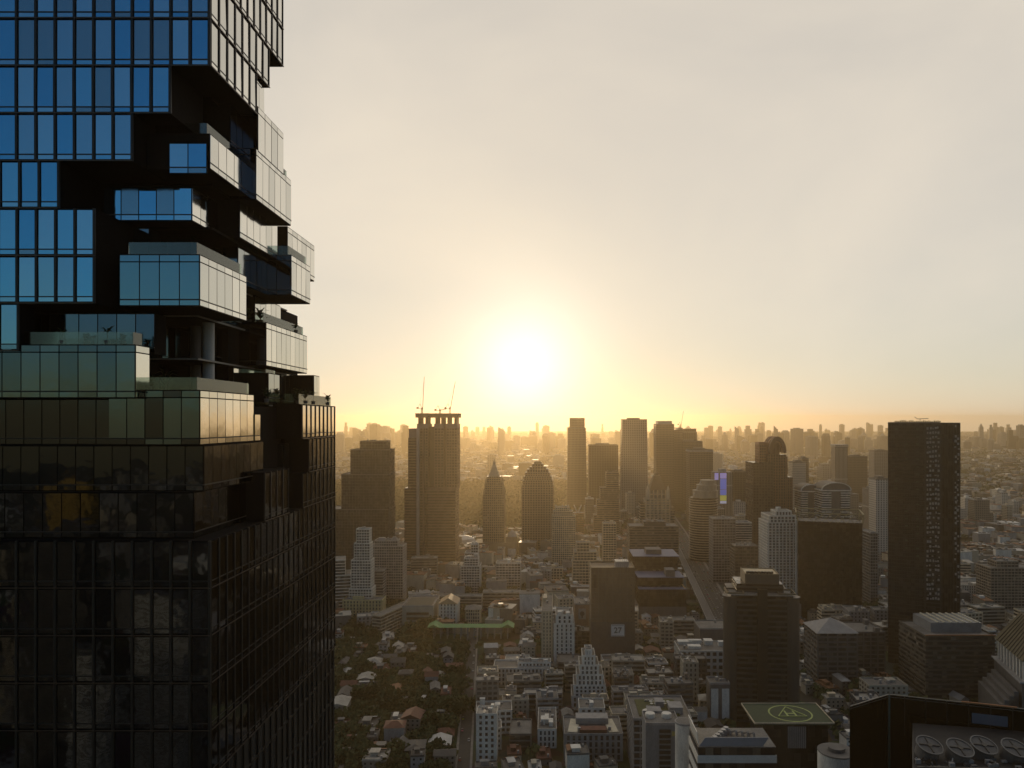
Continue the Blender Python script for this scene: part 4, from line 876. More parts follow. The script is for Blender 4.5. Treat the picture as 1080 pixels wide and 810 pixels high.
# helipad building with white bands in front
def helipad():
    Y, z0 = 375, 75.0; s = Y / F; w = 84 * s; d = 26
    r = thing('office_tower', 'dark angular tower top with a green helipad marked with a circle and H', 'tower', (X(838, Y), Y + d / 2, 0)); RECTS.append((X(725, 340), X(885, Y), 335, Y + d))
    ANCH.append((X(838, Y), Y, 'the helipad tower'))
    rootpart(r, 'wall', MB().add([(-w * .25, -d / 2 + 3, 0), (w * .5, -d / 2 + 3, 0), (w * .5, d / 2, 0), (-w * .25, d / 2, 0), (-w * .4, -d / 2 + .2, z0 - 1.2), (w * .42, -d / 2 + .2, z0 - 1.2), (w * .42, d / 2, z0 - 1.2), (-w * .4, d / 2, z0 - 1.2)],
             [(3, 2, 1, 0), (4, 5, 6, 7), (0, 1, 5, 4), (1, 2, 6, 5), (2, 3, 7, 6), (3, 0, 4, 7)]), M_DGLASS)
    rootpart(r, 'louvre_panel', MB().box(-3.5, 5.5, -d / 2 - .5, -d / 2 + .15, z0 - 12, z0 - 1.5), M_DGREY)
    for k in range(9): rootpart(r, 'louvre', MB().box(-.18, .18, -.2, 0, z0 - 12, z0 - 1.5), M_GREY, (-3 + k * 1.02, -d / 2 - .52, 0))
    pad = rootpart(r, 'helipad', MB().box(-w / 2, w / 2, -d / 2, d / 2, z0 - 1, z0), mat('helipad_green', (.018, .040, .010), var=.5, scale=.4, rough=.8))
    wl = mat('marking_paint', (.34, .40, .13), var=.4, scale=1.5)
    m = MB(); n = 48
    for i in range(n):
        a0, a1 = 2 * math.pi * i / n, 2 * math.pi * (i + 1) / n
        m.add([(11 * math.cos(a0), 11 * math.sin(a0), z0 + .02), (11 * math.cos(a1), 11 * math.sin(a1), z0 + .02), (10.2 * math.cos(a1), 10.2 * math.sin(a1), z0 + .02), (10.2 * math.cos(a0), 10.2 * math.sin(a0), z0 + .02)], [(0, 1, 2, 3)] if 0 else [(3, 2, 1, 0)])
    part('circle_marking', m, wl, pad, (2, 0, 0))
    m = MB()
    for x0, x1, y0, y1 in ((-2.6, -1.7, -3.6, 3.6), (1.7, 2.6, -3.6, 3.6), (-1.69, 1.69, -.45, .45)): m.box(x0, x1, y0, y1, z0 + .004, z0 + .03)
    part('letter_marking', m, wl, pad, (2, 0, 0))
    m = MB()
    P = [(2 + 8.4 * math.cos(a), 8.4 * math.sin(a)) for a in (R(90), R(210), R(330))]
    for i in range(3): m.bar((*P[i], z0 + .02), (*P[(i + 1) % 3], z0 + .02), .5)
    part('triangle_marking', m, wl, pad)
    part('pad_rim', MB().ring(w + .3, d + .3, z0 - .3, z0 + .5, .25), M_CREAM, pad)
    # white-banded lower block with sloping parapet and machinery
    q = thing('office_building', 'white-banded office block with machinery behind slanted parapets, before the helipad tower', 'building', (X(778, 345), 345 + 12, 0))
    W2 = 84 * 345 / F; zz = Z(790, 345)
    storey_grid(q, 0, 0, W2, 22, 0, zz, mat('white_panel', (.68, .66, .61), var=.15), M_GLASS, 'band', fh=7, sh=3.4)
    part('roof', MB().box(-W2 / 2 + .3, W2 / 2 - .3, -10.7, 10.7, zz, zz + .4), M_ROOF, q)
    def slp(a0, a1, y0, y1, zt):
        m = MB(); m.add([(a0, y0, zz + .4), (a1, y1, zz + .4), (a1 + .4, y1 + .4, zz + .4), (a0 + .4, y0 + .4, zz + .4), (a0 - 1.2, y0 - 1, zz + zt), (a1 - 1.2, y1, zz + zt), (a1 - .8, y1 + .4, zz + zt), (a0 - .8, y0 - .6, zz + zt)],
                        [(3, 2, 1, 0), (4, 5, 6, 7), (0, 1, 5, 4), (1, 2, 6, 5), (2, 3, 7, 6), (3, 0, 4, 7)]); return m
    part('slanted_parapet', slp(-W2 / 2 + 1, -W2 / 2 + .8, -9, 10, 7), mat('white_panel', (0, 0, 0)), q)
    part('slanted_parapet', MB().add([(-W2 / 2 + 1, -10, zz + .4), (W2 / 2 - 6, -10, zz + .4), (W2 / 2 - 6, -9.5, zz + .4), (-W2 / 2 + 1, -9.5, zz + .4), (-W2 / 2 + 4, -9, zz + 4), (W2 / 2 - 3, -9, zz + 4), (W2 / 2 - 3, -8.6, zz + 4), (-W2 / 2 + 4, -8.6, zz + 4)],
         [(3, 2, 1, 0), (4, 5, 6, 7), (0, 1, 5, 4), (1, 2, 6, 5), (2, 3, 7, 6), (3, 0, 4, 7)]), mat('mirror_panel', (.22, .23, .25), rough=.5, metal=0, var=.1), q)
    for k in range(5):
        part('cooling_fan', MB().box(-1.3, 1.3, -1.3, 1.3, 0, 2.2).cyl(0, 0, 1.2, 2.2, 2.8, 16), M_METALR, q, (-9 + k * 1.9, -5.5 + k * 2.6, zz + .4), R(20))
        part('duct', MB().bar((0, 0, 0), (2, -4, 2.4), .8).bar((2, -4, 2.4), (2, -4, 0), .8), M_GREY, q, (-2 + k * 2.6, 6 - k * .8, zz + .5))
helipad()
# grey louvred pair and round columns in front of it
r = hero('apartment_building', 'blue-grey apartment block with a dark louvred balcony strip and round rooftop tanks', 'building', 681, 717, 765, 430, 18, mat('bluish_render', (.20, .21, .22), streak=1), 'solid', rn=0, anchor='the blue-grey louvred block')
for k in range(16): rootpart(r, 'louvre_balcony', MB().box(-3.2, 3.2, -.7, 0, 0, 1.7), M_BLACK, (1.2, -9.05, r['_z'] - 4 - k * 3))
for a in (-1, 1): rootpart(r, 'water_tank', MB().cyl(0, 0, 2.9, 0, 2, 20).cyl(0, 0, 2.7, 2, 2.5, 20), M_WHITE, (a * 4.8 - 1, 2, r['_z'] + .4))
rootpart(r, 'yellow_panel', MB().box(-1.3, 1.3, -.2, 0, 0, 2.6), mat('dim_yellow', (.4, .34, .12)), (6.4, -9.05, r['_z'] - 6))
for lab, u_, v_ in (('white round-cornered shaft between the louvred block and the white-banded office', 723, 766), ('slimmer white round shaft with a planted roof beside the white-banded office', 737, 778)):
    Y = 395; rr = 4.6 if u_ == 723 else 4
    q = thing('round_tower', lab, 'tower', (X(u_, Y), Y + rr, 0)); zt = Z(v_, Y)
    part('wall', MB().cyl(0, 0, rr, 0, zt, 32), M_WHITE, q); part('parapet', MB().cyl(0, 0, rr + .2, zt, zt + 1, 32), M_GREY, q)
    part('roof', MB().cyl(0, 0, rr - .4, zt + 1.01, zt + 1.1, 24), M_ROOF if u_ == 723 else M_LEAF[2], q)
    RECTS.append((q.location.x - 6, q.location.x + 6, 388, 410))
r = hero('office_building', 'pale office block with a planted pool deck and white rim on its roof', 'building', 668, 730, 760, 475, 40, 'g', 'grid', fh=4, bay=4, rn=8, anchor='the pool-deck block')
rootpart(r, 'pool_deck', MB().box(-14, 12, -14, 14, 0, .5), M_LEAF[2], (0, 0, r['_z'] + .36))
rootpart(r, 'round_kiosk', MB().cyl(-8, -12, 3.4, .5, 2.4, 20).cyl(-8, -12, 3.8, 2.4, 2.8, 20), M_WHITE, (0, 0, r['_z'] + .36))
for k in range(10): rootpart(r, 'sun_umbrella', MB().cyl(0, 0, .06, .5, 2.2, 6).cyl(0, 0, 1.2, 2.2, 2.7, 10, .05), M_WHITE, (-4 + (k % 5) * 2.8, 2 + (k // 5) * 4, r['_z'] + .36))
# foreground glass building with round fans
def fan_building():
    z0 = 118.0; ox, oy = 132, 250
    r = thing('office_tower', 'dark glass-walled rooftop with four big round ventilation hoods', 'tower', (ox, oy, 0)); RECTS.append((98, 200, 215, 300))
    wg = glassmat('dark_green_glass', (.010, .018, .022), .08)
    P = lambda *q: [(x - ox, y - oy) for x, y in q]
    rootpart(r, 'wall', MB().prism(P((110, 230), (185, 226), (185, 257), (128, 268)), 0, z0), M_BLACK)
    rootpart(r, 'roof', MB().prism(P((110.6, 230.8), (184, 227), (184, 256), (128, 267)), z0 + .01, z0 + .3), mat('near_black_roof', (.018, .018, .02), var=.4))  # roof sheet in a near-black base colour with uneven tone
    def wallpanel(nm, p, q, za, zb, mt, t=.3):
        dx, dy = q[0] - p[0], q[1] - p[1]; L_ = math.hypot(dx, dy); nx, ny = -dy / L_ * t, dx / L_ * t
        rootpart(r, nm, MB().prism(P(p, q, (q[0] + nx, q[1] + ny), (p[0] + nx, p[1] + ny)), za, zb), mt)
    wallpanel('glass_screen', (103.8, 262), (122, 273.5), 0, z0 + 8, wg); wallpanel('glass_screen', (122.3, 273.5), (185, 252), 0, z0 + 8, wg)
    rootpart(r, 'upper_hall', MB().prism(P((104.4, 263), (122, 274.2), (185, 253), (190, 300), (120, 300)), 0, z0 - 25), M_DGLASS)
    rim = mat('pale_rail', (.16, .155, .14), rough=.4, metal=.5, var=.2)
    rl = MB()
    for zz, t in ((8.15, .3), (7.3, .16)): rl.bar((103.6 - ox, 261.8 - oy, z0 + zz), (122 - ox, 273.2 - oy, z0 + zz), t).bar((122 - ox, 273.2 - oy, z0 + zz), (185 - ox, 251.6 - oy, z0 + zz), t)
    rootpart(r, 'rail', rl, rim)
    rootpart(r, 'corner_post', MB().box(-.3, .3, -.3, .3, 0, z0 + 8), mat('teal_post', (.06, .11, .10), rough=.3), (122 - ox, 272.9 - oy, 0))
    rootpart(r, 'orange_pipe', MB().bar((144 - ox, 265.3 - oy, z0 + 8.5), (160 - ox, 259.8 - oy, z0 + 8.5), .4), mat('orange_trim', (0, 0, 0)))
    for k in range(9): rootpart(r, 'screen_mullion', MB().box(-.12, .12, -.3, .1, z0 - 6, z0 + 7.9), M_BLACK, (127 + k * 6.4 - ox, 271.6 - k * 2.19 - oy, 0))
    rootpart(r, 'inner_window', MB().box(0, 11, -.3, 0, z0 + 1.5, z0 + 5), mat('dim_blue_glass', (.10, .13, .17), rough=.1, var=.1), (147 - ox, 264.4 - oy, 0), R(-18.9))
    for k in range(5):
        f = rootpart(r, 'ventilation_hood', MB().cyl(0, 0, 3.5, 0, 3.2, 32).cyl(0, 0, 3.5, 3.2, 4, 32, 3.8), M_DGREY, (119.5 + k * 8.6 - ox, 241 - (k % 2) * 2 - oy, z0 + .5))
        f.rotation_euler = (R(20), R(6), 0)
        part('hood_rim', hood_ring(), mat('hood_rim_paint', (.10, .10, .10), rough=.35, var=.1), f, (0, 0, 4))
        part('hood_fan', MB().cyl(0, 0, .8, 0, .3, 12).bar((-3.2, 0, .1), (3.2, 0, .1), .35).bar((0, -3.2, .1), (0, 3.2, .1), .35), M_BLACK, f, (0, 0, 4.05))
    for k in range(34): rootpart(r, 'pipework', MB().bar((0, 0, .2), (rnd.uniform(-3, 3), rnd.uniform(-2, 2), rnd.uniform(.4, 2.2)), .35).box(-.8, .8, -.5, .5, 0, rnd.uniform(.5, 1.6)), rnd.choice([M_DGREY, M_BLACK, M_GREY]), (rnd.uniform(114, 180) - ox, rnd.uniform(232, 237) - oy, z0 + .3))
    rootpart(r, 'front_rail', MB().bar((112 - ox, 231.2 - oy, z0 + 1.3), (184 - ox, 227.4 - oy, z0 + 1.3), .3), rim)
def hood_ring():
    m = MB(); n = 36
    for i in range(n):
        a0, a1 = 2 * math.pi * i / n, 2 * math.pi * (i + 1) / n
        vs = []
        for a in (a0, a1):
            for rr, zz in ((3.75, 0), (4.1, 0), (4.1, .3), (3.75, .3)): vs.append((rr * math.cos(a), rr * math.sin(a), zz))
        m.add(vs, [(0, 1, 5, 4), (1, 2, 6, 5), (2, 3, 7, 6), (3, 0, 4, 7)])
    return m
fan_building()
q = thing('round_tower', 'round white rooftop ring with a bright circular gutter beside the helipad tower', 'tower', (X(886, 330), 334, 0)); zt = Z(797, 330)
part('wall', MB().cyl(0, 0, 8, 0, zt, 36), M_WHITE, q); part('roof', MB().cyl(0, 0, 7.4, zt, zt + .3, 30), M_YEL, q)
part('parapet', MB().cyl(0, 0, 8.1, zt + .31, zt + .6, 36), M_DGREY, q); part('roof_plant', MB().cyl(0, 0, 3.6, zt + .61, zt + 2.2, 18), M_DGREY, q)
RECTS.append((q.location.x - 9, q.location.x + 9, 325, 345))
# ---------------------------------------------------------------- school quarter
SC = mat('school_render', (.38, .35, .28), streak=1)
hero('school_building', 'pale assembly hall with a dark flat roof framed by a cream rim', 'building', 424, 457, 640, 815, 46, SC, 'solid', rn=0, anchor='the dark-roofed assembly hall')
r = [o for o in bpy.data.objects if o.get('label', '').startswith('pale assembly hall')][0]
rootpart(r, 'dark_deck', MB().box(-14, 14, -19, 17, 0, .3), mat('olive_deck', (.09, .085, .06)), (0, 0, r['_z'] + .36))
for k in range(6): rootpart(r, 'portico_column', MB().box(-.5, .5, -1.2, 0, 0, 9), SC, (-11 + k * 4.4, -23.05, 0))
rootpart(r, 'window_band', MB().box(-12, 12, -.25, 0, 0, 3), M_GLASS, (0, -23.02, r['_z'] - 9)); rootpart(r, 'window_band', MB().box(-12, 12, -.25, 0, 0, 3), M_GLASS, (0, -23.02, r['_z'] - 14))
hero('school_building', 'long narrow pale school wing running diagonally towards the hall', 'building', 405, 416, 651, 775, 80, SC, 'band', fh=3.5, rz=R(-20), rn=0)
hero('school_building', 'four-storey pale school block with long open corridors', 'building', 509, 548, 626, 905, 18, SC, 'band', fh=3.6, sh=1.3, rn=3, anchor='the long-corridored school block')
hero('school_building', 'lower pale school wing linking the hall and the long-corridored block', 'building', 459, 508, 630, 890, 14, SC, 'band', fh=3.6, sh=1.3, rn=2)
r = hero('school_building', 'white school block under a sunlit golden gabled roof', 'building', 463, 482, 637, 822, 26, 'w', 'punched', fh=3.6, bay=4, roof=False, anchor='the gold-roofed school block')
rootpart(r, 'gabled_roof', MB().gable(r['_w'], 26, r['_z'], 6, .8, hip=.2), mat('bright_tile', (.40, .26, .13), rough=.5, var=.25))
r = hero('pavilion', 'small pale pavilion with a columned porch behind the long green roof', 'pavilion', 491, 506, 643, 826, 18, 'c', 'grid', fh=4, bay=2.6, pw=.8, roof=False)
rootpart(r, 'cap_roof', MB().gable(r['_w'] + 1, 19, r['_z'], 3.4, .8, hip=1), M_ROOF)
r = thing('covered_walk', 'long bright green roof over a covered walk in front of the school', 'canopy', (X(497, 785), 785, 0)); RECTS.append((X(452, 785), X(545, 785), 742, 797)); ANCH.append((X(497, 785), 785, 'the long green roof'))
part('green_roof', MB().gable(84 * 785 / F, 13, 12, 2.2, .5), M_GREENR, r)
part('end_gable', MB().gable(12, 17, 12.4, 3.4, .5, cx=38), M_GREENR, r); part('end_gable', MB().gable(12, 17, 12.4, 3.2, .5, cx=-38), M_GREENR, r)
for k in range(12): part('post', MB().box(-.4, .4, -.4, .4, 0, 12), M_GREY, r, (-38 + k * 6.9, -4.6, 0)); part('post', MB().box(-.4, .4, -.4, .4, 0, 12), M_GREY, r, (-38 + k * 6.9, 4.6, 0))
r = thing('sports_canopy', 'slate-blue sheet roof over a court between the school blocks', 'canopy', (X(531, 835), 835 + 15, 0)); RECTS.append((X(520, 835), X(541, 835), 832, 868))
part('blue_roof', MB().gable(17, 30, 9.5, 2, .5), mat('slate_blue_roof', (.07, .085, .20), rough=.6), r)
for a in (-1, 1):
    for k in range(4): part('post', MB().box(-.3, .3, -.3, .3, 0, 9.5), M_GREY, r, (a * 8, -13 + k * 8.6, 0))
hero('apartment_building', 'bright white cluster of flats glinting in the low sun beyond dark trees', 'building', 486, 506, 600, 985, 26, 'w', 'grid', fh=3.4, bay=3.4, rn=8, tiers=[(0, 1, 598, 1), (.15, .9, 590, .7)], anchor='the glinting white flats')
hero('apartment_building', 'narrower white block with a sunlit top rising behind the glinting flats', 'building', 490, 504, 580, 1080, 20, 'w', 'grid', fh=3.4, bay=3.4, rn=4, tiers=[(0, 1, 584, 1), (.45, 1, 575, .6)])
hero('apartment_building', 'pale five-storey block beyond trees below the spired tower', 'building', 523, 549, 595, 1000, 24, 'w', 'grid', fh=3.4, bay=4, rn=5)
hero('apartment_building', 'cream mid-rise with a corniced top before the ribbed cream tower', 'building', 604, 634, 588, 950, 30, 'c', 'grid', fh=3.6, bay=4, tiers=[(0, 1, 592, 1), (.05, .85, 583, .8), (.15, .6, 573, .5)], rn=4, anchor='the corniced cream mid-rise')
hero('apartment_building', 'cream slab with a rounded roof turret behind the corniced mid-rise', 'building', 636, 650, 553, 1120, 22, 'c', 'grid', fh=3.6, bay=3.6, rn=3)
hero('apartment_building', 'grey office slab with a light roof edge beside the round balcony tower', 'building', 752, 776, 548, 1050, 28, 'g', 'grid', fh=3.8, bay=4, rn=3)
hero('apartment_building', 'white balcony block between the round balcony tower and the brown arched tower', 'building', 771, 793, 552, 1080, 24, 'w', 'band', fh=3.4, rn=4)
hero('office_building', 'grey flat-topped building with a bright cluttered roof above the boulevard', 'building', 775, 800, 577, 930, 26, 'k', 'grid', fh=4, bay=5, rn=10)
# ---------------------------------------------------------------- roads
def strip(pts, w, z, off=0):
    """a flat ribbon along plan points"""
    m = MB(); vs = []
    for i, p in enumerate(pts):
        a = pts[max(0, i - 1)]; b = pts[min(len(pts) - 1, i + 1)]; dx, dy = b[0] - a[0], b[1] - a[1]; L_ = math.hypot(dx, dy); nx, ny = dy / L_, -dx / L_
        vs += [(p[0] + nx * (off - w / 2), p[1] + ny * (off - w / 2), z), (p[0] + nx * (off + w / 2), p[1] + ny * (off + w / 2), z)]
    return m.add(vs, [(2 * i, 2 * i + 1, 2 * i + 3, 2 * i + 2) for i in range(len(pts) - 1)])
LANE = [(-48, 380), (-56, 490), (-75.6, 729), (-100, 1030)]
BLV = [(168, 520), (190, 759), (222, 1120), (259, 1538), (300, 2100), (330, 2600)]
CROSS = [(-420, 975), (-95, 965), (200, 940), (420, 930), (700, 925)]
def solid_strip(pts, w, z0, z1, off=0):
    a = strip(pts, w, z1, off); n = len(a.v); b = [(x, y, z0) for x, y, z in a.v]; k = n // 2
    m = MB(); fs = [(2 * i, 2 * i + 1, 2 * i + 3, 2 * i + 2) for i in range(k - 1)]
    fs += [tuple(n + q for q in reversed(f)) for f in fs]
    for i in range(k - 1):
        fs += [(2 * i, 2 * i + 2, n + 2 * i + 2, n + 2 * i), (2 * i + 1, n + 2 * i + 1, n + 2 * i + 3, 2 * i + 3)]
    fs += [(0, n, n + 1, 1), (n - 2, n - 1, 2 * n - 1, 2 * n - 2)]
    return m.add(a.v + b, fs)
setting('road', solid_strip(BLV, 26, .0, .05), M_ASPH)
setting('lane', solid_strip(LANE, 8, .0, .046), M_ASPH)
setting('cross_road', solid_strip(CROSS, 16, .0, .042), M_ASPH)
for s in (-1, 1):
    setting('pavement', solid_strip(BLV, 3.5, .0, .17, s * 14.8), M_PAVE)
    setting('pavement', solid_strip(LANE, 1.6, .0, .16, s * 4.9), M_PAVE)
PAINT = mat('road_paint', (.6, .6, .56), var=.2)
mk = MB()
def along(pts, t):
    acc = 0
    for a, b in zip(pts, pts[1:]):
        L_ = math.hypot(b[0] - a[0], b[1] - a[1])
        if acc + L_ >= t: q = (t - acc) / L_; return a[0] + (b[0] - a[0]) * q, a[1] + (b[1] - a[1]) * q, math.atan2(-(b[0] - a[0]), b[1] - a[1])
        acc += L_
    return (*pts[-1], 0)
for t in range(5, 1500, 9):
    x, y, a = along(BLV, t)
    for o in (-8.5, -4.3, 4.3, 8.5): mk.box(x + o * math.cos(a) - .1, x + o * math.cos(a) + .1, y + o * math.sin(a), y + o * math.sin(a) + 4, .055, .058)
setting('lane_markings', mk, PAINT)
def on_road(x, y, pad=3):
    for pts, w in ((LANE, 12), (BLV, 62), (CROSS, 18)):
        for a, b in zip(pts, pts[1:]):
            L2 = (b[0] - a[0]) ** 2 + (b[1] - a[1]) ** 2; t = max(0, min(1, ((x - a[0]) * (b[0] - a[0]) + (y - a[1]) * (b[1] - a[1])) / L2))
            if math.hypot(x - a[0] - t * (b[0] - a[0]), y - a[1] - t * (b[1] - a[1])) < w / 2 + pad: return True
    return False
# elevated rail beside the boulevard
r = thing('elevated_railway', 'raised concrete railway deck running beside the wide boulevard', 'railway', (0, 0, 0))
part('deck', solid_strip(BLV, 9, 11, 12.4, -23), M_DGREY, r)
for s in (-1, 1): part('side_wall', solid_strip(BLV, .5, 12.41, 13.5, -23 + s * 4.2), M_GREY, r)
for k in range(48):
    x, y, a = along(BLV, 12 + k * 34); part('pillar', MB().box(-1, 1, -1, 1, 0, 9.6).add([(-1, -1, 9.6), (1, -1, 9.6), (1, 1, 9.6), (-1, 1, 9.6), (-4, -1, 10.99), (4, -1, 10.99), (4, 1, 10.99), (-4, 1, 10.99)], [(3, 2, 1, 0), (4, 5, 6, 7), (0, 1, 5, 4), (1, 2, 6, 5), (2, 3, 7, 6), (3, 0, 4, 7)]), M_GREY, r, (x - 23 * math.cos(a), y - 23 * math.sin(a), 0), a)
# ---------------------------------------------------------------- words for what stands everywhere
USED = {}
ORD = ['', 'second', 'third', 'fourth', 'fifth', 'sixth', 'seventh', 'eighth', 'ninth', 'tenth', 'eleventh', 'twelfth', 'thirteenth', 'fourteenth', 'fifteenth', 'sixteenth', 'seventeenth', 'eighteenth', 'nineteenth', 'twentieth']
PENDING = []
def later_label(o, desc, x, y): PENDING.append((o, desc, x, y))
ANCH.append((-62, 560, 'the narrow straight lane')); ANCH.append((-95, 960, 'the lane crossing'))
def fit(t):
    w = t.split()
    if len(w) > 16: t = t.replace(' with a ', ', ', 1)
    if len(t.split()) > 16: t = t.replace(', ', ' ', 1).replace(' one ', ' ')
    return t
def write_labels():
    by = {}
    for o, desc, x, y in PENDING:
        ax, ay, an = min(ANCH, key=lambda a: math.hypot(a[0] - x, (a[1] - y) * .7))
        u = x / y; ua = ax / ay
        rel = 'beyond' if y > ay + 40 + abs(x - ax) else 'before' if y < ay - 20 - abs(x - ax) else 'beside'
        by.setdefault((desc, rel, an), []).append((math.hypot(ax - x, ay - y), o))
    for (desc, rel, an), l in by.items():
        l.sort(key=lambda q: q[0])
        for i, (_, o) in enumerate(l):
            if len(l) == 1: o['label'] = f'{desc} {rel} {an}'
            elif i < len(ORD): o['label'] = f'{desc}, {ORD[i] if i else "first"} one {rel} {an}'
            else: o['label'] = f'{desc} further out {rel} {an}'
            o['label'] = fit(o['label'])
# ---------------------------------------------------------------- ordinary blocks and houses
rnd.seed(21)
WALLS = [(M_WHITE, 'white'), (M_CREAM, 'cream'), (M_GREY, 'grey'), (mat('school_render', (0, 0, 0)), 'pale'), (mat('dusty_render', (.22, .20, .17), streak=1), 'dusty'), (M_DGREY, 'dark')]
def visible(x, y, pad=25): return y > 200 and -15 < UC + (x / y) * F < 1095 + pad and not (x / y * F + UC < 350)
def mid_block(x, y, w, d, h, wm, wn, rz, detail):
    r = thing('apartment_block' if rnd.random() < .6 else 'office_block', None, 'building', (x, y, 0), rz, 'ordinary blocks between the towers')
    if detail:
        storey_grid(r, 0, 0, w, d, 0, h, wm, M_GLASS, rnd.choice(['band', 'punched', 'grid']), fh=3.6, bay=4.2, sh=1.5, pw=1.2)
        roof_kit(r, 0, 0, w, d, h, wm, rnd.choice([M_ROOF, M_ROOF, M_ROOFL]), n=5)
    else:
        ms = {'white': FG('fill_white', (.55, .52, .46), (.07, .07, .07), 4.2, 3.5, .5, .5), 'cream': FG('fill_cream', (.45, .38, .28), (.06, .055, .05), 3.6, 3.5, .5, .5)}
        part('wall', MB().box(-w / 2, w / 2, -d / 2, d / 2, 0, h), ms.get(wn, FG('fill_' + wn, (.20, .18, .15) if wn != 'dark' else (.07, .065, .06), (.04, .04, .04), 4, 3.6, .6, .5)), r)
        part('roof', MB().box(-w / 2 - .1, w / 2 + .1, -d / 2 - .1, d / 2 + .1, h, h + 1), rnd.choice([M_ROOF, M_ROOFL, M_GREY]), r)
        part('roof_room', MB().box(-w * .2, w * .15, -d * .2, d * .2, h + 1, h + 4.5), wm, r)
    size = 'tall' if h > 55 else 'mid-height' if h > 28 else 'low'; shape = 'narrow' if w < 17 else 'broad' if w > 28 else 'square'
    later_label(r, f'{size} {shape} {wn} block', x, y); RECTS.append((x - w / 2, x + w / 2, y - d / 2, y + d / 2))
    return r
n_mid = 0; tries = 0
def clear_sight(x, y, w, h):
    """ordinary blocks stay out of the open low quarter and do not rise in front of a landmark"""
    u = UC + x / y * F; top = VC + (H - h) / y * F
    lim = 715 if y < 700 else 625 if y < 1000 else 592 if y < 1500 else 515
    return top > lim - (14 if rnd.random() < .08 else 0)
while n_mid < 46 and tries < 3000:            # the packed pale quarter right of the lane
    tries += 1
    y = rnd.uniform(500, 760); u = rnd.uniform(497, 735); x = X(u, y); w = rnd.uniform(12, 30); d = rnd.uniform(10, 20); h = rnd.choice([12, 15, 18, 22, 28]) * rnd.uniform(.9, 1.1)
    if occupied(x, y, w, d, 2) or on_road(x, y, max(w, d) / 2) or VC + (H - h) / y * F < 692: continue
    wm, wn = rnd.choices(WALLS, (7, 4, 2, 3, 2, 1))[0]
    mid_block(x, y, w, d, h, wm, wn, R(rnd.choice([4.6, 4.6, 4.6, 0])), True); n_mid += 1
tries = 0
while n_mid < 270 and tries < 9000:
    tries += 1
    y = 560 + 2400 * rnd.random() ** 1.3; u = rnd.uniform(352, 1090); x = X(u, y)
    if y < 800 and u < 500: continue
    if y < 960 and 392 < u < 556: continue
    if 1500 < y < 2500 and x < 160 and u < 620: continue           # park
    if y > 1300 and u > 1015 and rnd.random() < .6: continue
    w = rnd.uniform(12, 36); d = rnd.uniform(12, 26); h = rnd.choice([14, 18, 22, 26, 32, 40, 50, 64, 80]) * rnd.uniform(.85, 1.15)
    if y < 800: h = min(h, 28)
    if occupied(x, y, w, d, 4) or on_road(x, y, max(w, d) / 2) or not clear_sight(x, y, w, h): continue
    wm, wn = rnd.choices(WALLS, (5, 4, 3, 3, 4, 2))[0]
    mid_block(x, y, w, d, h, wm, wn, R(rnd.choice([4.6, 4.6, -5, 0, 12])), y < 1150); n_mid += 1
# houses: the 300 that show largest are things of their own
ROOFS = [(M_TILE, 'red-brown'), (M_ROOF, 'grey'), (M_METALR, 'pale metal'), (M_ROOFL, 'off-white'), (mat('rust_roof', (.24, .12, .06), var=.4), 'rusty'), (mat('dark_roof', (.08, .075, .07), var=.3), 'dark')]
cand = []; tries = 0
while len(cand) < 300 and tries < 20000:
    tries += 1
    y = 480 + 380 * rnd.random() ** 1.2; u = rnd.uniform(353, 1085) if rnd.random() < .35 else rnd.uniform(353, 770); x = X(u, y)
    if u < 493 and y < 775 and rnd.random() < .86: continue
    if u < 552 and 768 < y: continue
    w = rnd.uniform(7, 15); d = rnd.uniform(8, 20)
    if occupied(x, y, w, d, .4) or on_road(x, y, max(w, d) / 2 - 1): continue
    RECTS.append((x - w / 2, x + w / 2, y - d / 2, y + d / 2)); cand.append((x, y, w, d))
HM = {}
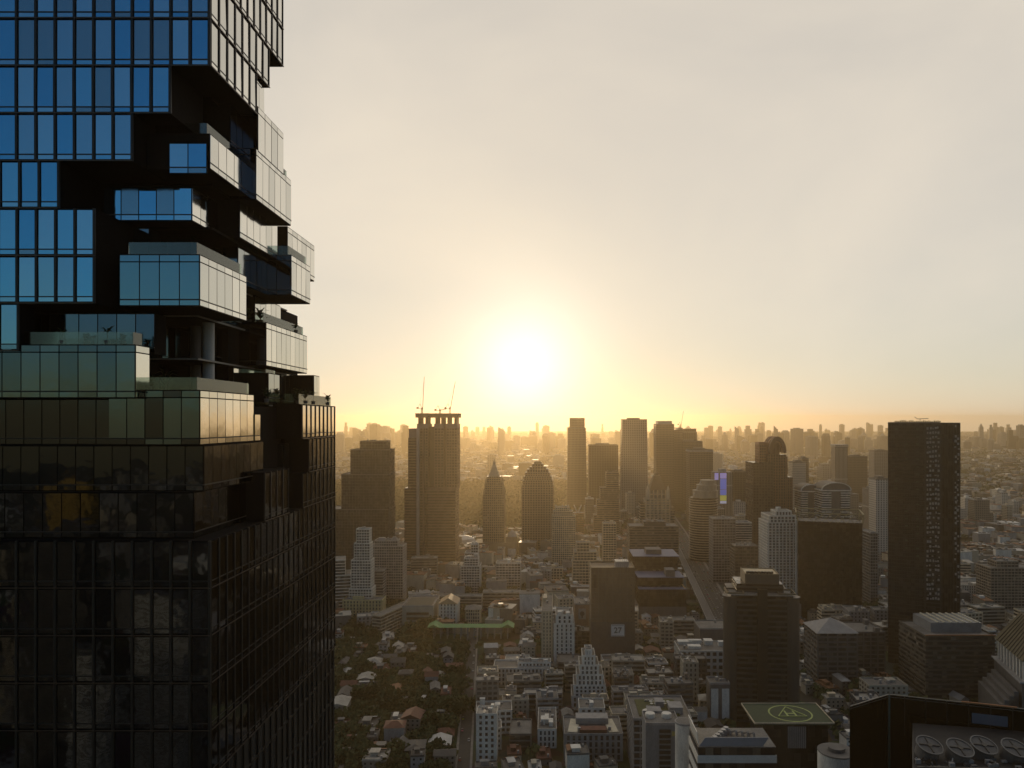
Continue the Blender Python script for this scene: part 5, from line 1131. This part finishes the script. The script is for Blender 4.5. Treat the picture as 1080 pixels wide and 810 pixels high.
for x, y, w, d in cand:
    wm, wn = rnd.choices(WALLS, (5, 3, 4, 3, 5, 2))[0]; rm, rn_ = rnd.choices(ROOFS, (3, 5, 3, 2, 2, 3))[0]
    if x / y * F + UC < 493: wm, wn = rnd.choice([WALLS[2], WALLS[4], WALLS[5]]); rm, rn_ = rnd.choices(ROOFS, (2, 4, 1, 1, 1, 6))[0]
    h = rnd.choice([4, 6.5, 7, 9.5, 12.5]); flat = rnd.random() < .5
    rz = R(4.6 + rnd.choice([0, 0, 90, rnd.uniform(-12, 12)]))
    r = thing('house', None, 'house', (x, y, 0), rz, 'low houses along the lanes')
    part('wall', MB().box(-w / 2, w / 2, -d / 2, d / 2, 0, h), wm, r)
    if flat:
        part('roof', MB().box(-w / 2 - .3, w / 2 + .3, -d / 2 - .3, d / 2 + .3, h, h + .3).ring(w, d, h + .3, h + 1.1, .25), rm, r)
        part('roof_room', MB().box(-w * .25, w * .1, -d * .1, d * .25, h + .31, h + 2.9).box(-w * .3, w * .15, -d * .15, d * .3, h + 2.9, h + 3.1), rnd.choice([wm, M_METALR, rm]), r)
        part('water_tank', MB().cyl(w * .28, -d * .3, .7, h + .31, h + 2.2, 10), M_METALR, r)
    else: part('roof', MB().gable(w, d, h, rnd.uniform(1.6, 3.4), .6, hip=rnd.choice([0, 0, .8])), rm, r)
    if rnd.random() < .6: part('lean_to', MB().box(-1.8, 1.8, -3, 0, 0, 2.6).box(-2, 2, -3.3, 0, 2.6, 2.75), rnd.choice([M_METALR, rm, ROOFS[4][0]]), r, (rnd.uniform(-.25, .25) * w, -d / 2 - .02, 0))
    if flat and rnd.random() < .7: part('sheet_awning', MB().add([(-w * .3, d * .3, h + 2.3), (w * .35, d * .3, h + 2.3), (w * .35, d * .48, h + 1.6), (-w * .3, d * .48, h + 1.6), (-w * .3, d * .3, h + 2.38), (w * .35, d * .3, h + 2.38), (w * .35, d * .48, h + 1.68), (-w * .3, d * .48, h + 1.68)], [(3, 2, 1, 0), (4, 5, 6, 7), (0, 1, 5, 4), (1, 2, 6, 5), (2, 3, 7, 6), (3, 0, 4, 7)]), rnd.choice([M_METALR, ROOFS[4][0]]), r)
    wk = ('window', 1)
    if wk not in MC: MC[wk] = MB().box(-.65, .65, -.09, .0, 0, 1.3).mesh('window', M_GLASS)
    for fl in range(int(h // 3.1)):
        for k in range(max(1, int(w // 3.2))): link('window', MC[wk], r, (-w / 2 + (k + .5) * w / max(1, int(w // 3.2)), -d / 2, 1 + fl * 3.1))
    size = 'tiny' if w * d < 90 else 'small' if w * d < 150 else 'large'
    later_label(r, f'{size} {wn} house with a {rn_} ' + ('flat roof' if flat else 'pitched roof'), x, y)
# the rest of the low city: nobody could count it
def sprawl(name, label, n, y0, y1, seed, xr):
    q = random.Random(seed); mats = [m for m, _ in WALLS] + [m for m, _ in ROOFS]
    mb = MB()
    for _ in range(n):
        t = q.random(); y = y0 + (y1 - y0) * t ** 1.35; x = q.uniform(-.32, .66) * y if xr is None else q.uniform(*xr) * y
        w = q.uniform(8, 26) * (1 + y / 6000); d = q.uniform(8, 26) * (1 + y / 6000); h = q.choice([5, 7, 9, 12, 14, 18, 25])
        if y < 3000 and occupied(x, y, w, d, 1): continue
        if y < 2650 and on_road(x, y, 8): continue
        if 1500 < y < 2700 and X(352, y) - 60 < x < X(628, y): continue
        a = q.uniform(-.3, .3); mb.box(x - w / 2, x + w / 2, y - d / 2, y + d / 2, 0, h, q.randrange(6), a, (x, y))
        mb.box(x - w / 2 - .4, x + w / 2 + .4, y - d / 2 - .4, y + d / 2 + .4, h, h + .6, 6 + q.randrange(6), a, (x, y))
        if y < 1700:
            for _k in range(3):
                bx, by, bs = x + q.uniform(-.3, .3) * w, y + q.uniform(-.3, .3) * d, q.uniform(.7, 2.6)
                mb.box(bx - bs, bx + bs, by - bs, by + bs, h + .6, h + .6 + q.uniform(1, 3), q.randrange(12), a, (x, y))
    o = setting(name, mb, mats, 'stuff', label, 'buildings'); return o
sprawl('low_rise_quarter', 'dense low roofs filling the ground between the towers', 5200, 800, 2600, 5, None)
sprawl('distant_sprawl', 'endless pale low-rise city fading into the haze', 9000, 2600, 13500, 6, None)
# ---------------------------------------------------------------- trees
rnd.seed(33)
def crown_mesh(seed, n=230, leaf=.9, mats=None):
    q = random.Random(seed); lobes = [(q.uniform(-.45, .45), q.uniform(-.45, .45), q.uniform(.3, .8), q.uniform(.35, .6)) for _ in range(7)]
    mb = MB()
    for _ in range(n):
        lx, ly, lz, lr = q.choice(lobes)
        a, b = q.uniform(0, 2 * math.pi), math.acos(q.uniform(-1, 1)); rr = lr * q.random() ** .35
        c = Vector((lx + rr * math.sin(b) * math.cos(a), ly + rr * math.sin(b) * math.sin(a), lz + rr * math.cos(b) * .75))
        t = Vector((q.gauss(0, 1), q.gauss(0, 1), q.gauss(0, 1))).normalized(); s_ = t.orthogonal().normalized(); k = leaf * q.uniform(.08, .2)
        p = [c + t * k, c + s_ * k * .8, c - t * k, c - s_ * k * .8 + Vector((0, 0, k * .3))]
        mb.add([tuple(v) for v in p], [(0, 1, 2, 3)])
    return mb
CR = [crown_mesh(i, 260).mesh('crown', M_LEAF[i % 3]) for i in range(8)]
def trunk_mb(q):
    m = MB(); m.cyl(0, 0, .045, 0, .5, 7, .028)
    for k in range(4):
        a = q.uniform(0, 6.28); m.bar((0, 0, .32 + k * .04), (.3 * math.cos(a), .3 * math.sin(a), .62 + q.random() * .2), .03)
    return m
TR = [trunk_mb(random.Random(i)).mesh('trunk', M_BARK) for i in range(3)]
n_t = 0; tries = 0; SPOTS = []
while n_t < 300 and tries < 20000:
    tries += 1
    y = 478 + 560 * rnd.random() ** 1.2; u = rnd.uniform(353, 1080) if rnd.random() < .4 else rnd.uniform(353, 500); x = X(u, y); s = rnd.uniform(7, 15)
    if u > 500 and y < 520: continue
    if occupied(x, y, s * .5, s * .5, 0) or on_road(x, y, 1): continue
    if any((x - a) ** 2 + (y - b) ** 2 < 30 for a, b in SPOTS[-80:]): continue
    SPOTS.append((x, y)); n_t += 1
    t = thing('tree', None, 'tree', (x, y, 0), rnd.uniform(0, 6.28), 'trees among the houses')
    c = link('crown', CR[n_t % 8], t); c.scale = (s, s, s * rnd.uniform(.8, 1.1)); k = link('trunk', TR[n_t % 3], t); k.scale = (s, s, s)
    size = 'tall wide' if s > 12.5 else 'middling' if s > 9.5 else 'small round'; hue = ('green', 'dark green', 'olive')[(n_t % 8) % 3]
    later_label(t, f'{size} {hue} tree', x, y)
def woods(name, label, n, y0, y1, seed, fn, sc=(8, 15), leaves=16, lf=1):
    q = random.Random(seed); mb = MB(); k = 0; tr = 0
    while k < n and tr < n * 12:
        tr += 1
        y = y0 + (y1 - y0) * q.random(); x = fn(q, y)
        s = q.uniform(*sc)
        if y < 3000 and (occupied(x, y, s * .4, s * .4, 0) or on_road(x, y, 2)): continue
        k += 1
        for _ in range(leaves):
            a, b = q.uniform(0, 6.28), math.acos(q.uniform(-.3, 1)); rr = q.uniform(.3, .55) * s
            c = Vector((x + rr * math.sin(b) * math.cos(a), y + rr * math.sin(b) * math.sin(a), .55 * s + rr * math.cos(b) * .8))
            t = Vector((q.gauss(0, 1), q.gauss(0, 1), q.gauss(0, .7))).normalized(); o = t.orthogonal().normalized(); f = s * q.uniform(.14, .26) * lf
            mb.add([tuple(c + t * f), tuple(c + o * f), tuple(c - t * f), tuple(c - o * f)], [(0, 1, 2, 3)], q.randrange(3))
    return setting(name, mb, M_LEAF, 'stuff', label, 'trees')
woods('garden_woods', 'dark unbroken mass of trees round the old villas', 1300, 478, 775, 1, lambda q, y: q.uniform(X(350, y), X(486, y)), (5, 11), 60, .6)
woods('street_woods', 'trees squeezed between blocks all over the inner city', 3400, 500, 2000, 2, lambda q, y: q.uniform(X(352, y), X(1085, y)), (6, 12), 16)
woods('park_woods', 'golden hazy park woodland beyond the twin towers', 5200, 1420, 2700, 3, lambda q, y: q.uniform(X(350, y), X(625, y)), (10, 18), 14)
woods('distant_woods', 'hazy tree belts scattered through the far low-rise city', 4500, 2000, 6500, 4, lambda q, y: q.gauss(0, .05) * y + q.choice([-.2, .05, .3, .42, .5, .6]) * y, (12, 24), 10)
# domed hall
r = thing('domed_hall', 'low pale domed hall at the edge of the park trees', 'building', (X(489, 1330), 1330, 0)); part('wall', MB().cyl(0, 0, 24, 0, 12, 28), M_WHITE, r)
part('dome', MB().cyl(0, 0, 24, 12, 18, 28, 19).cyl(0, 0, 19, 18, 22, 28, 9).cyl(0, 0, 9, 22, 23, 28, 1), M_METALR, r)
# ---------------------------------------------------------------- the far skyline
rnd.seed(55)
FARM = [FA, FB, FC, FD, FG('skyline_grey', (.25, .23, .2), (.07, .07, .07), 9, 7, .5, .5)]
def sky_tower(u, v, wpx, Y, style, label=None):
    h = Z(v, Y); w = wpx / F * Y; d = w * rnd.uniform(.6, 1); x = X(u, Y)
    if occupied(x, Y, w, d, 0): return
    RECTS.append((x - w / 2, x + w / 2, Y - d / 2, Y + d / 2))
    r = thing('skyline_tower', label, 'tower', (x, Y, 0), R(rnd.uniform(-20, 20)), 'hazy towers on the skyline'); m = rnd.choice(FARM)
    if style == 'step':
        k = rnd.uniform(.7, .88); part('wall', MB().box(-w / 2, w / 2, -d / 2, d / 2, 0, h * k), m, r); part('upper_wall', MB().box(-w * .34, w * .3, -d * .35, d * .35, h * k, h), m, r)
    elif style == 'point':
        part('wall', MB().box(-w / 2, w / 2, -d / 2, d / 2, 0, h * .85), m, r); part('spire', MB().prism([(-w * .4, -d * .4), (w * .4, -d * .4), (w * .4, d * .4), (-w * .4, d * .4)], h * .85, h, inset=.75), M_GREY, r)
    elif style == 'slant':
        mb = MB(); a, b = w / 2, d / 2; z1 = h * .86
        mb.add([(-a, -b, 0), (a, -b, 0), (a, b, 0), (-a, b, 0), (-a, -b, h), (a, -b, z1), (a, b, z1), (-a, b, h)], [(3, 2, 1, 0), (4, 5, 6, 7), (0, 1, 5, 4), (1, 2, 6, 5), (2, 3, 7, 6), (3, 0, 4, 7)]); part('wall', mb, m, r)
    elif style == 'round':
        part('wall', MB().cyl(0, 0, w / 2, 0, h * .9, 16).cyl(0, 0, w / 2, h * .9, h, 16, w * .28), m, r)
    else:
        part('wall', MB().box(-w / 2, w / 2, -d / 2, d / 2, 0, h), m, r); part('roof_plant', MB().box(-w * .3, w * .2, -d * .3, d * .3, h, h + rnd.uniform(3, 9)), M_GREY, r)
    if not label:
        desc = {'step': 'stepped', 'point': 'pointed', 'slant': 'slant-topped', 'round': 'rounded', 'flat': 'flat-topped'}[style]
        sz = 'slim' if wpx < 6 else 'broad' if wpx > 10 else 'plain'
        later_label(r, f'faint {sz} {desc} skyline tower', x, Y)
FIX = [(399, 446, 8, 5200, 'slant', 'curved blade-like skyline tower between the glass skyscraper and the unfinished towers'), (411, 452, 8, 5600, 'flat'), (385, 465, 10, 4600, 'step'), (376, 467, 8, 5000, 'flat'), (359, 456, 9, 4200, 'round'), (368, 462, 7, 4900, 'flat'),
       (490, 462, 9, 4800, 'flat'), (498, 463, 8, 5200, 'point'), (503, 470, 8, 4300, 'flat'), (491, 450, 5, 6200, 'flat'), (516, 451, 4.5, 6000, 'flat', 'needle-thin skyline tower standing right above the spired stone tower'), (513, 465, 9, 5200, 'step'), (520, 466, 8, 5000, 'round'), (529, 462, 8, 5000, 'flat'), (537, 465, 11, 4700, 'flat'), (544, 468, 8, 4500, 'step'), (553, 461, 8, 5200, 'flat'), (562, 460, 9, 5000, 'flat'), (571, 464, 8, 4700, 'step'), (578, 458, 7, 5300, 'flat'), (586, 460, 9, 4900, 'flat'), (593, 463, 8, 4600, 'flat'),
       (645, 462, 7, 5200, 'flat'), (752, 463, 9, 4800, 'step'), (764, 462, 8, 5200, 'point'), (747, 463, 8, 4400, 'flat'), (776, 468, 9, 4600, 'flat'), (794, 459, 8, 4700, 'flat'), (801, 457, 7, 5200, 'flat'), (820, 457, 10, 4300, 'flat'), (832, 463, 8, 4700, 'slant'), (840, 459, 7, 5100, 'point'), (851, 456, 8, 4900, 'flat'), (858, 463, 9, 4500, 'flat'), (871, 457, 9, 3600, 'round', 'rounded dark hazy tower rising in the middle of the distant row beyond the arched roofs'), (882, 458, 7, 5200, 'point'), (889, 465, 8, 4600, 'flat'), (900, 463, 9, 4900, 'flat'), (911, 459, 6, 5100, 'slant'), (916, 461, 8, 4800, 'step'), (928, 463, 9, 5000, 'flat'),
       (1019, 466, 8, 4600, 'flat'), (1030, 461, 10, 5200, 'flat'), (1037, 463, 6, 5000, 'flat'), (1058, 457, 8, 5200, 'flat'), (1050, 468, 10, 4500, 'step'), (1068, 465, 9, 4800, 'flat'), (1078, 462, 9, 4500, 'step'), (736, 470, 9, 4200, 'flat'), (688, 466, 6, 4600, 'flat')]
for f in FIX: sky_tower(f[0], f[1], f[2], f[3] * 1.2, *f[4:])
for _ in range(210):
    Y = rnd.uniform(4300, 11000); u = rnd.uniform(352, 1090); v = 443 + (225 - rnd.choice([rnd.uniform(70, 130), rnd.uniform(110, 200)])) * 800 / Y
    sky_tower(u, v, rnd.uniform(3, 7.5) * 6500 / Y, Y, rnd.choice(['flat', 'flat', 'flat', 'step', 'slant', 'point', 'round']))
for _ in range(60):
    Y = rnd.uniform(2700, 4200); u = rnd.uniform(352, 1010); v = rnd.uniform(478, 505)
    sky_tower(u, v, rnd.uniform(7, 16) * 3000 / Y, Y, rnd.choice(['flat', 'flat', 'step']))
# ---------------------------------------------------------------- city behind the camera, mirrored in the dark glass
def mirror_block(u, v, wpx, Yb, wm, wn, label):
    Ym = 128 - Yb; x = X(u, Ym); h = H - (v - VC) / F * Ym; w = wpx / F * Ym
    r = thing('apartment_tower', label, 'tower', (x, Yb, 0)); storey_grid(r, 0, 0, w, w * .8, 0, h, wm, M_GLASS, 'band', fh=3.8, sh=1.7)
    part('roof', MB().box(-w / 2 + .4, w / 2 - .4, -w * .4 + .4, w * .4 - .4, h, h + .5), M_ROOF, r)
mirror_block(78, 505, 34, -420, mat('sunlight_gold_metal', (.95, .62, .16), rough=.42, metal=1, var=.3), 'gold', 'sunlit golden tower mirrored in the dark lower glass of the skyscraper')  # gold metal puts low sunlight into the tower's colour to brighten its mirror image
mirror_block(6, 578, 12, -420, M_CREAM, 'cream', 'slim cream tower mirrored at the edge of the dark glass')
mirror_block(172, 622, 46, -300, M_WHITE, 'white', 'white banded block mirrored in the lower dark glass')
mirror_block(205, 628, 26, -350, M_GREY, 'grey', 'grey block mirrored beside the white one')
mirror_block(95, 680, 30, -260, M_WHITE, 'white', 'low white block mirrored near the bottom of the glass')
mirror_block(30, 700, 26, -330, M_GREY, 'grey', 'low grey block mirrored at the foot of the dark glass')
mirror_block(140, 548, 16, -700, M_GREY, 'grey', 'distant grey tower mirrored above the white banded block')
mirror_block(70, 557, 64, -330, M_DGREY, 'dark', 'broad dark block standing before the golden tower in the mirror glass')
q = random.Random(9); mb = MB()
for _ in range(900):
    y = -q.uniform(130, 3200); x = q.uniform(-1600, 900); w = q.uniform(10, 34); h = q.choice([6, 8, 12, 16, 22, 40])
    mb.box(x - w / 2, x + w / 2, y - w / 2, y + w / 2, 0, h, q.randrange(6), q.uniform(-.4, .4), (x, y))
setting('rear_quarter', mb, [m for m, _ in WALLS], 'stuff', 'low city that shows only in the reflections of the glass', 'buildings')
# ---------------------------------------------------------------- plants on the terraces
def plant(label, x, y, z, h, kind=0):
    t = thing('palm_plant' if kind else 'potted_plant', label, 'plant', (x, y, z), rnd.uniform(0, 6), 'terrace plants on the glass skyscraper'); q = random.Random(int(x * 10 + z))
    part('pot', MB().cyl(0, 0, .22, 0, .4, 12, .3), M_DGREY, t)
    m = MB()
    for k in range(26 if not kind else 16):
        a = q.uniform(0, 6.28); L_ = h * q.uniform(.3, .55); b = Vector((0, 0, .4 + (h * .45 if kind else q.uniform(0, h * .45))))
        e = b + Vector((math.cos(a) * L_, math.sin(a) * L_, L_ * q.uniform(.1, .8))); s_ = Vector((-math.sin(a), math.cos(a), 0)) * (.1 if kind else .14)
        mm = (b + e) / 2 + Vector((0, 0, .12 * h)); m.add([tuple(b), tuple(mm - s_), tuple(e), tuple(mm + s_)], [(0, 1, 2, 3)])
    part('foliage', m, M_LEAF[q.randrange(3)], t); part('stem', MB().cyl(0, 0, .05, .4, .4 + h * .5, 6), M_BARK, t)
for lab, x, y, z, h, k in [
    ('small palm on the teal terrace near the dark glazed recess', -41.6, 64.8, LV(1) + .55, 1.3, 1), ('leafy plant mid-way along the teal terrace', -39.6, 64.9, LV(1) + .55, .9, 0), ('largest bushy palm on the teal terrace', -37.8, 64.8, LV(1) + .55, 1.5, 1), ('low shrub at the inner end of the teal terrace', -36.6, 65, LV(1) + .55, .8, 0),
    ('shrub at the foot of the pale single pane below the terrace', -35.4, 66.9, LV(0) + .76, 1.5, 0), ('tall climbing plant before the narrow pale recess glass', -38.2, 75.4, LV(0) + .76, 3.2, 0), ('shrub row beside the pale column foot', -33.2, 73.5, LV(0) + .76, 1.2, 0),
    ('potted bush on top of the dark fronted box with the pale flank', -33.0, 83.2, LV(2) + .8, 1.6, 0), ('upright bush near the inner corner of that box', -31.9, 83.6, LV(2) + .8, 2.2, 0), ('small plant further along the pale flanked box', -31.2, 93, LV(2) + .8, 1.2, 0),
    ('bright shrub in the lowest pale recess', -31.0, 83, LV(0) + .1, 2, 0), ('sunlit shrub beside the dark recess column', -29.9, 90, LV(0) + .1, 2.2, 0),
    ('low dark bush on the highest-lit corner terrace', -29.2, 90.5, LV(0) + .1, 1.6, 0), ('rounded bush in the middle of the corner terrace', -29.2, 93.5, LV(0) + .1, 1.7, 1), ('small bush at the far end of the corner terrace', -29.2, 99.5, LV(0) + .1, 1.5, 0)]:
    plant(lab, x, y, z, h, k)
# ---------------------------------------------------------------- cars on the boulevard and the lane
rnd.seed(77)
CP = [('white', (.6, .6, .6)), ('silver', (.35, .36, .37)), ('black', (.02, .02, .02)), ('yellow-green', (.35, .38, .05)), ('pink', (.5, .12, .2)), ('dark blue', (.03, .05, .12)), ('red', (.3, .03, .02))]
WH = MB(); WH.cyl(0, 0, .33, -.12, .12, 14); WHM = WH.mesh('wheel', M_BLACK)
CABM = MB().add([(-.78, -1.2, .85), (.78, -1.2, .85), (.78, 1.25, .85), (-.78, 1.25, .85), (-.62, -.7, 1.42), (.62, -.7, 1.42), (.62, .65, 1.42), (-.62, .65, 1.42)], [(3, 2, 1, 0), (4, 5, 6, 7), (0, 1, 5, 4), (1, 2, 6, 5), (2, 3, 7, 6), (3, 0, 4, 7)]).mesh('cabin', M_GLASS)
RFM = MB().box(-.6, .6, -.66, .62, 1.42, 1.47).mesh('roof', M_GREY)
BODM = {}
for cn, cc in CP:
    pm = mat('car_paint_' + cn.replace(' ', '_').replace('-', '_'), cc, rough=.25, var=0)
    BODM[cn] = MB().prism([(-.85, -2.1), (-.6, -2.25), (.6, -2.25), (.85, -2.1), (.88, 2.0), (.6, 2.2), (-.6, 2.2), (-.88, 2.0)], .3, .84, inset=.03).mesh('body', pm)
def car(x, y, a):
    cn = rnd.choices([c for c, _ in CP], (6, 5, 4, 3, 3, 2, 2))[0]
    r = thing('car', None, 'car', (x, y, .06), a, 'cars on the boulevard and the lane')
    link('body', BODM[cn], r); link('cabin', CABM, r); link('roof', RFM, r)
    for sx in (-1, 1):
        for sy in (-1.35, 1.3):
            w = link('wheel', WHM, r, (sx * .8, sy, .33)); w.rotation_euler = (0, R(90), 0)
    later_label(r, f'small {cn} car', x, y)
for i in range(150):
    t = rnd.uniform(120, 1100); x, y, a = along(BLV, t); o = rnd.choice([-10.4, -6.4, -2.2, 2.2, 6.4, 10.4])
    if all(abs(t - tt) > 7 or o != oo for tt, oo in SPOTS_C) if i else True: car(x + o * math.cos(a), y + o * math.sin(a), a if o > 0 else a + math.pi)
    if i == 0: SPOTS_C = []
    SPOTS_C.append((t, o))
for i in range(16):
    t = 100 + i * 22 + rnd.uniform(0, 9); x, y, a = along(LANE, t); o = rnd.choice([-2.6, 2.6]); car(x + o * math.cos(a), y + o * math.sin(a), a)
write_labels()
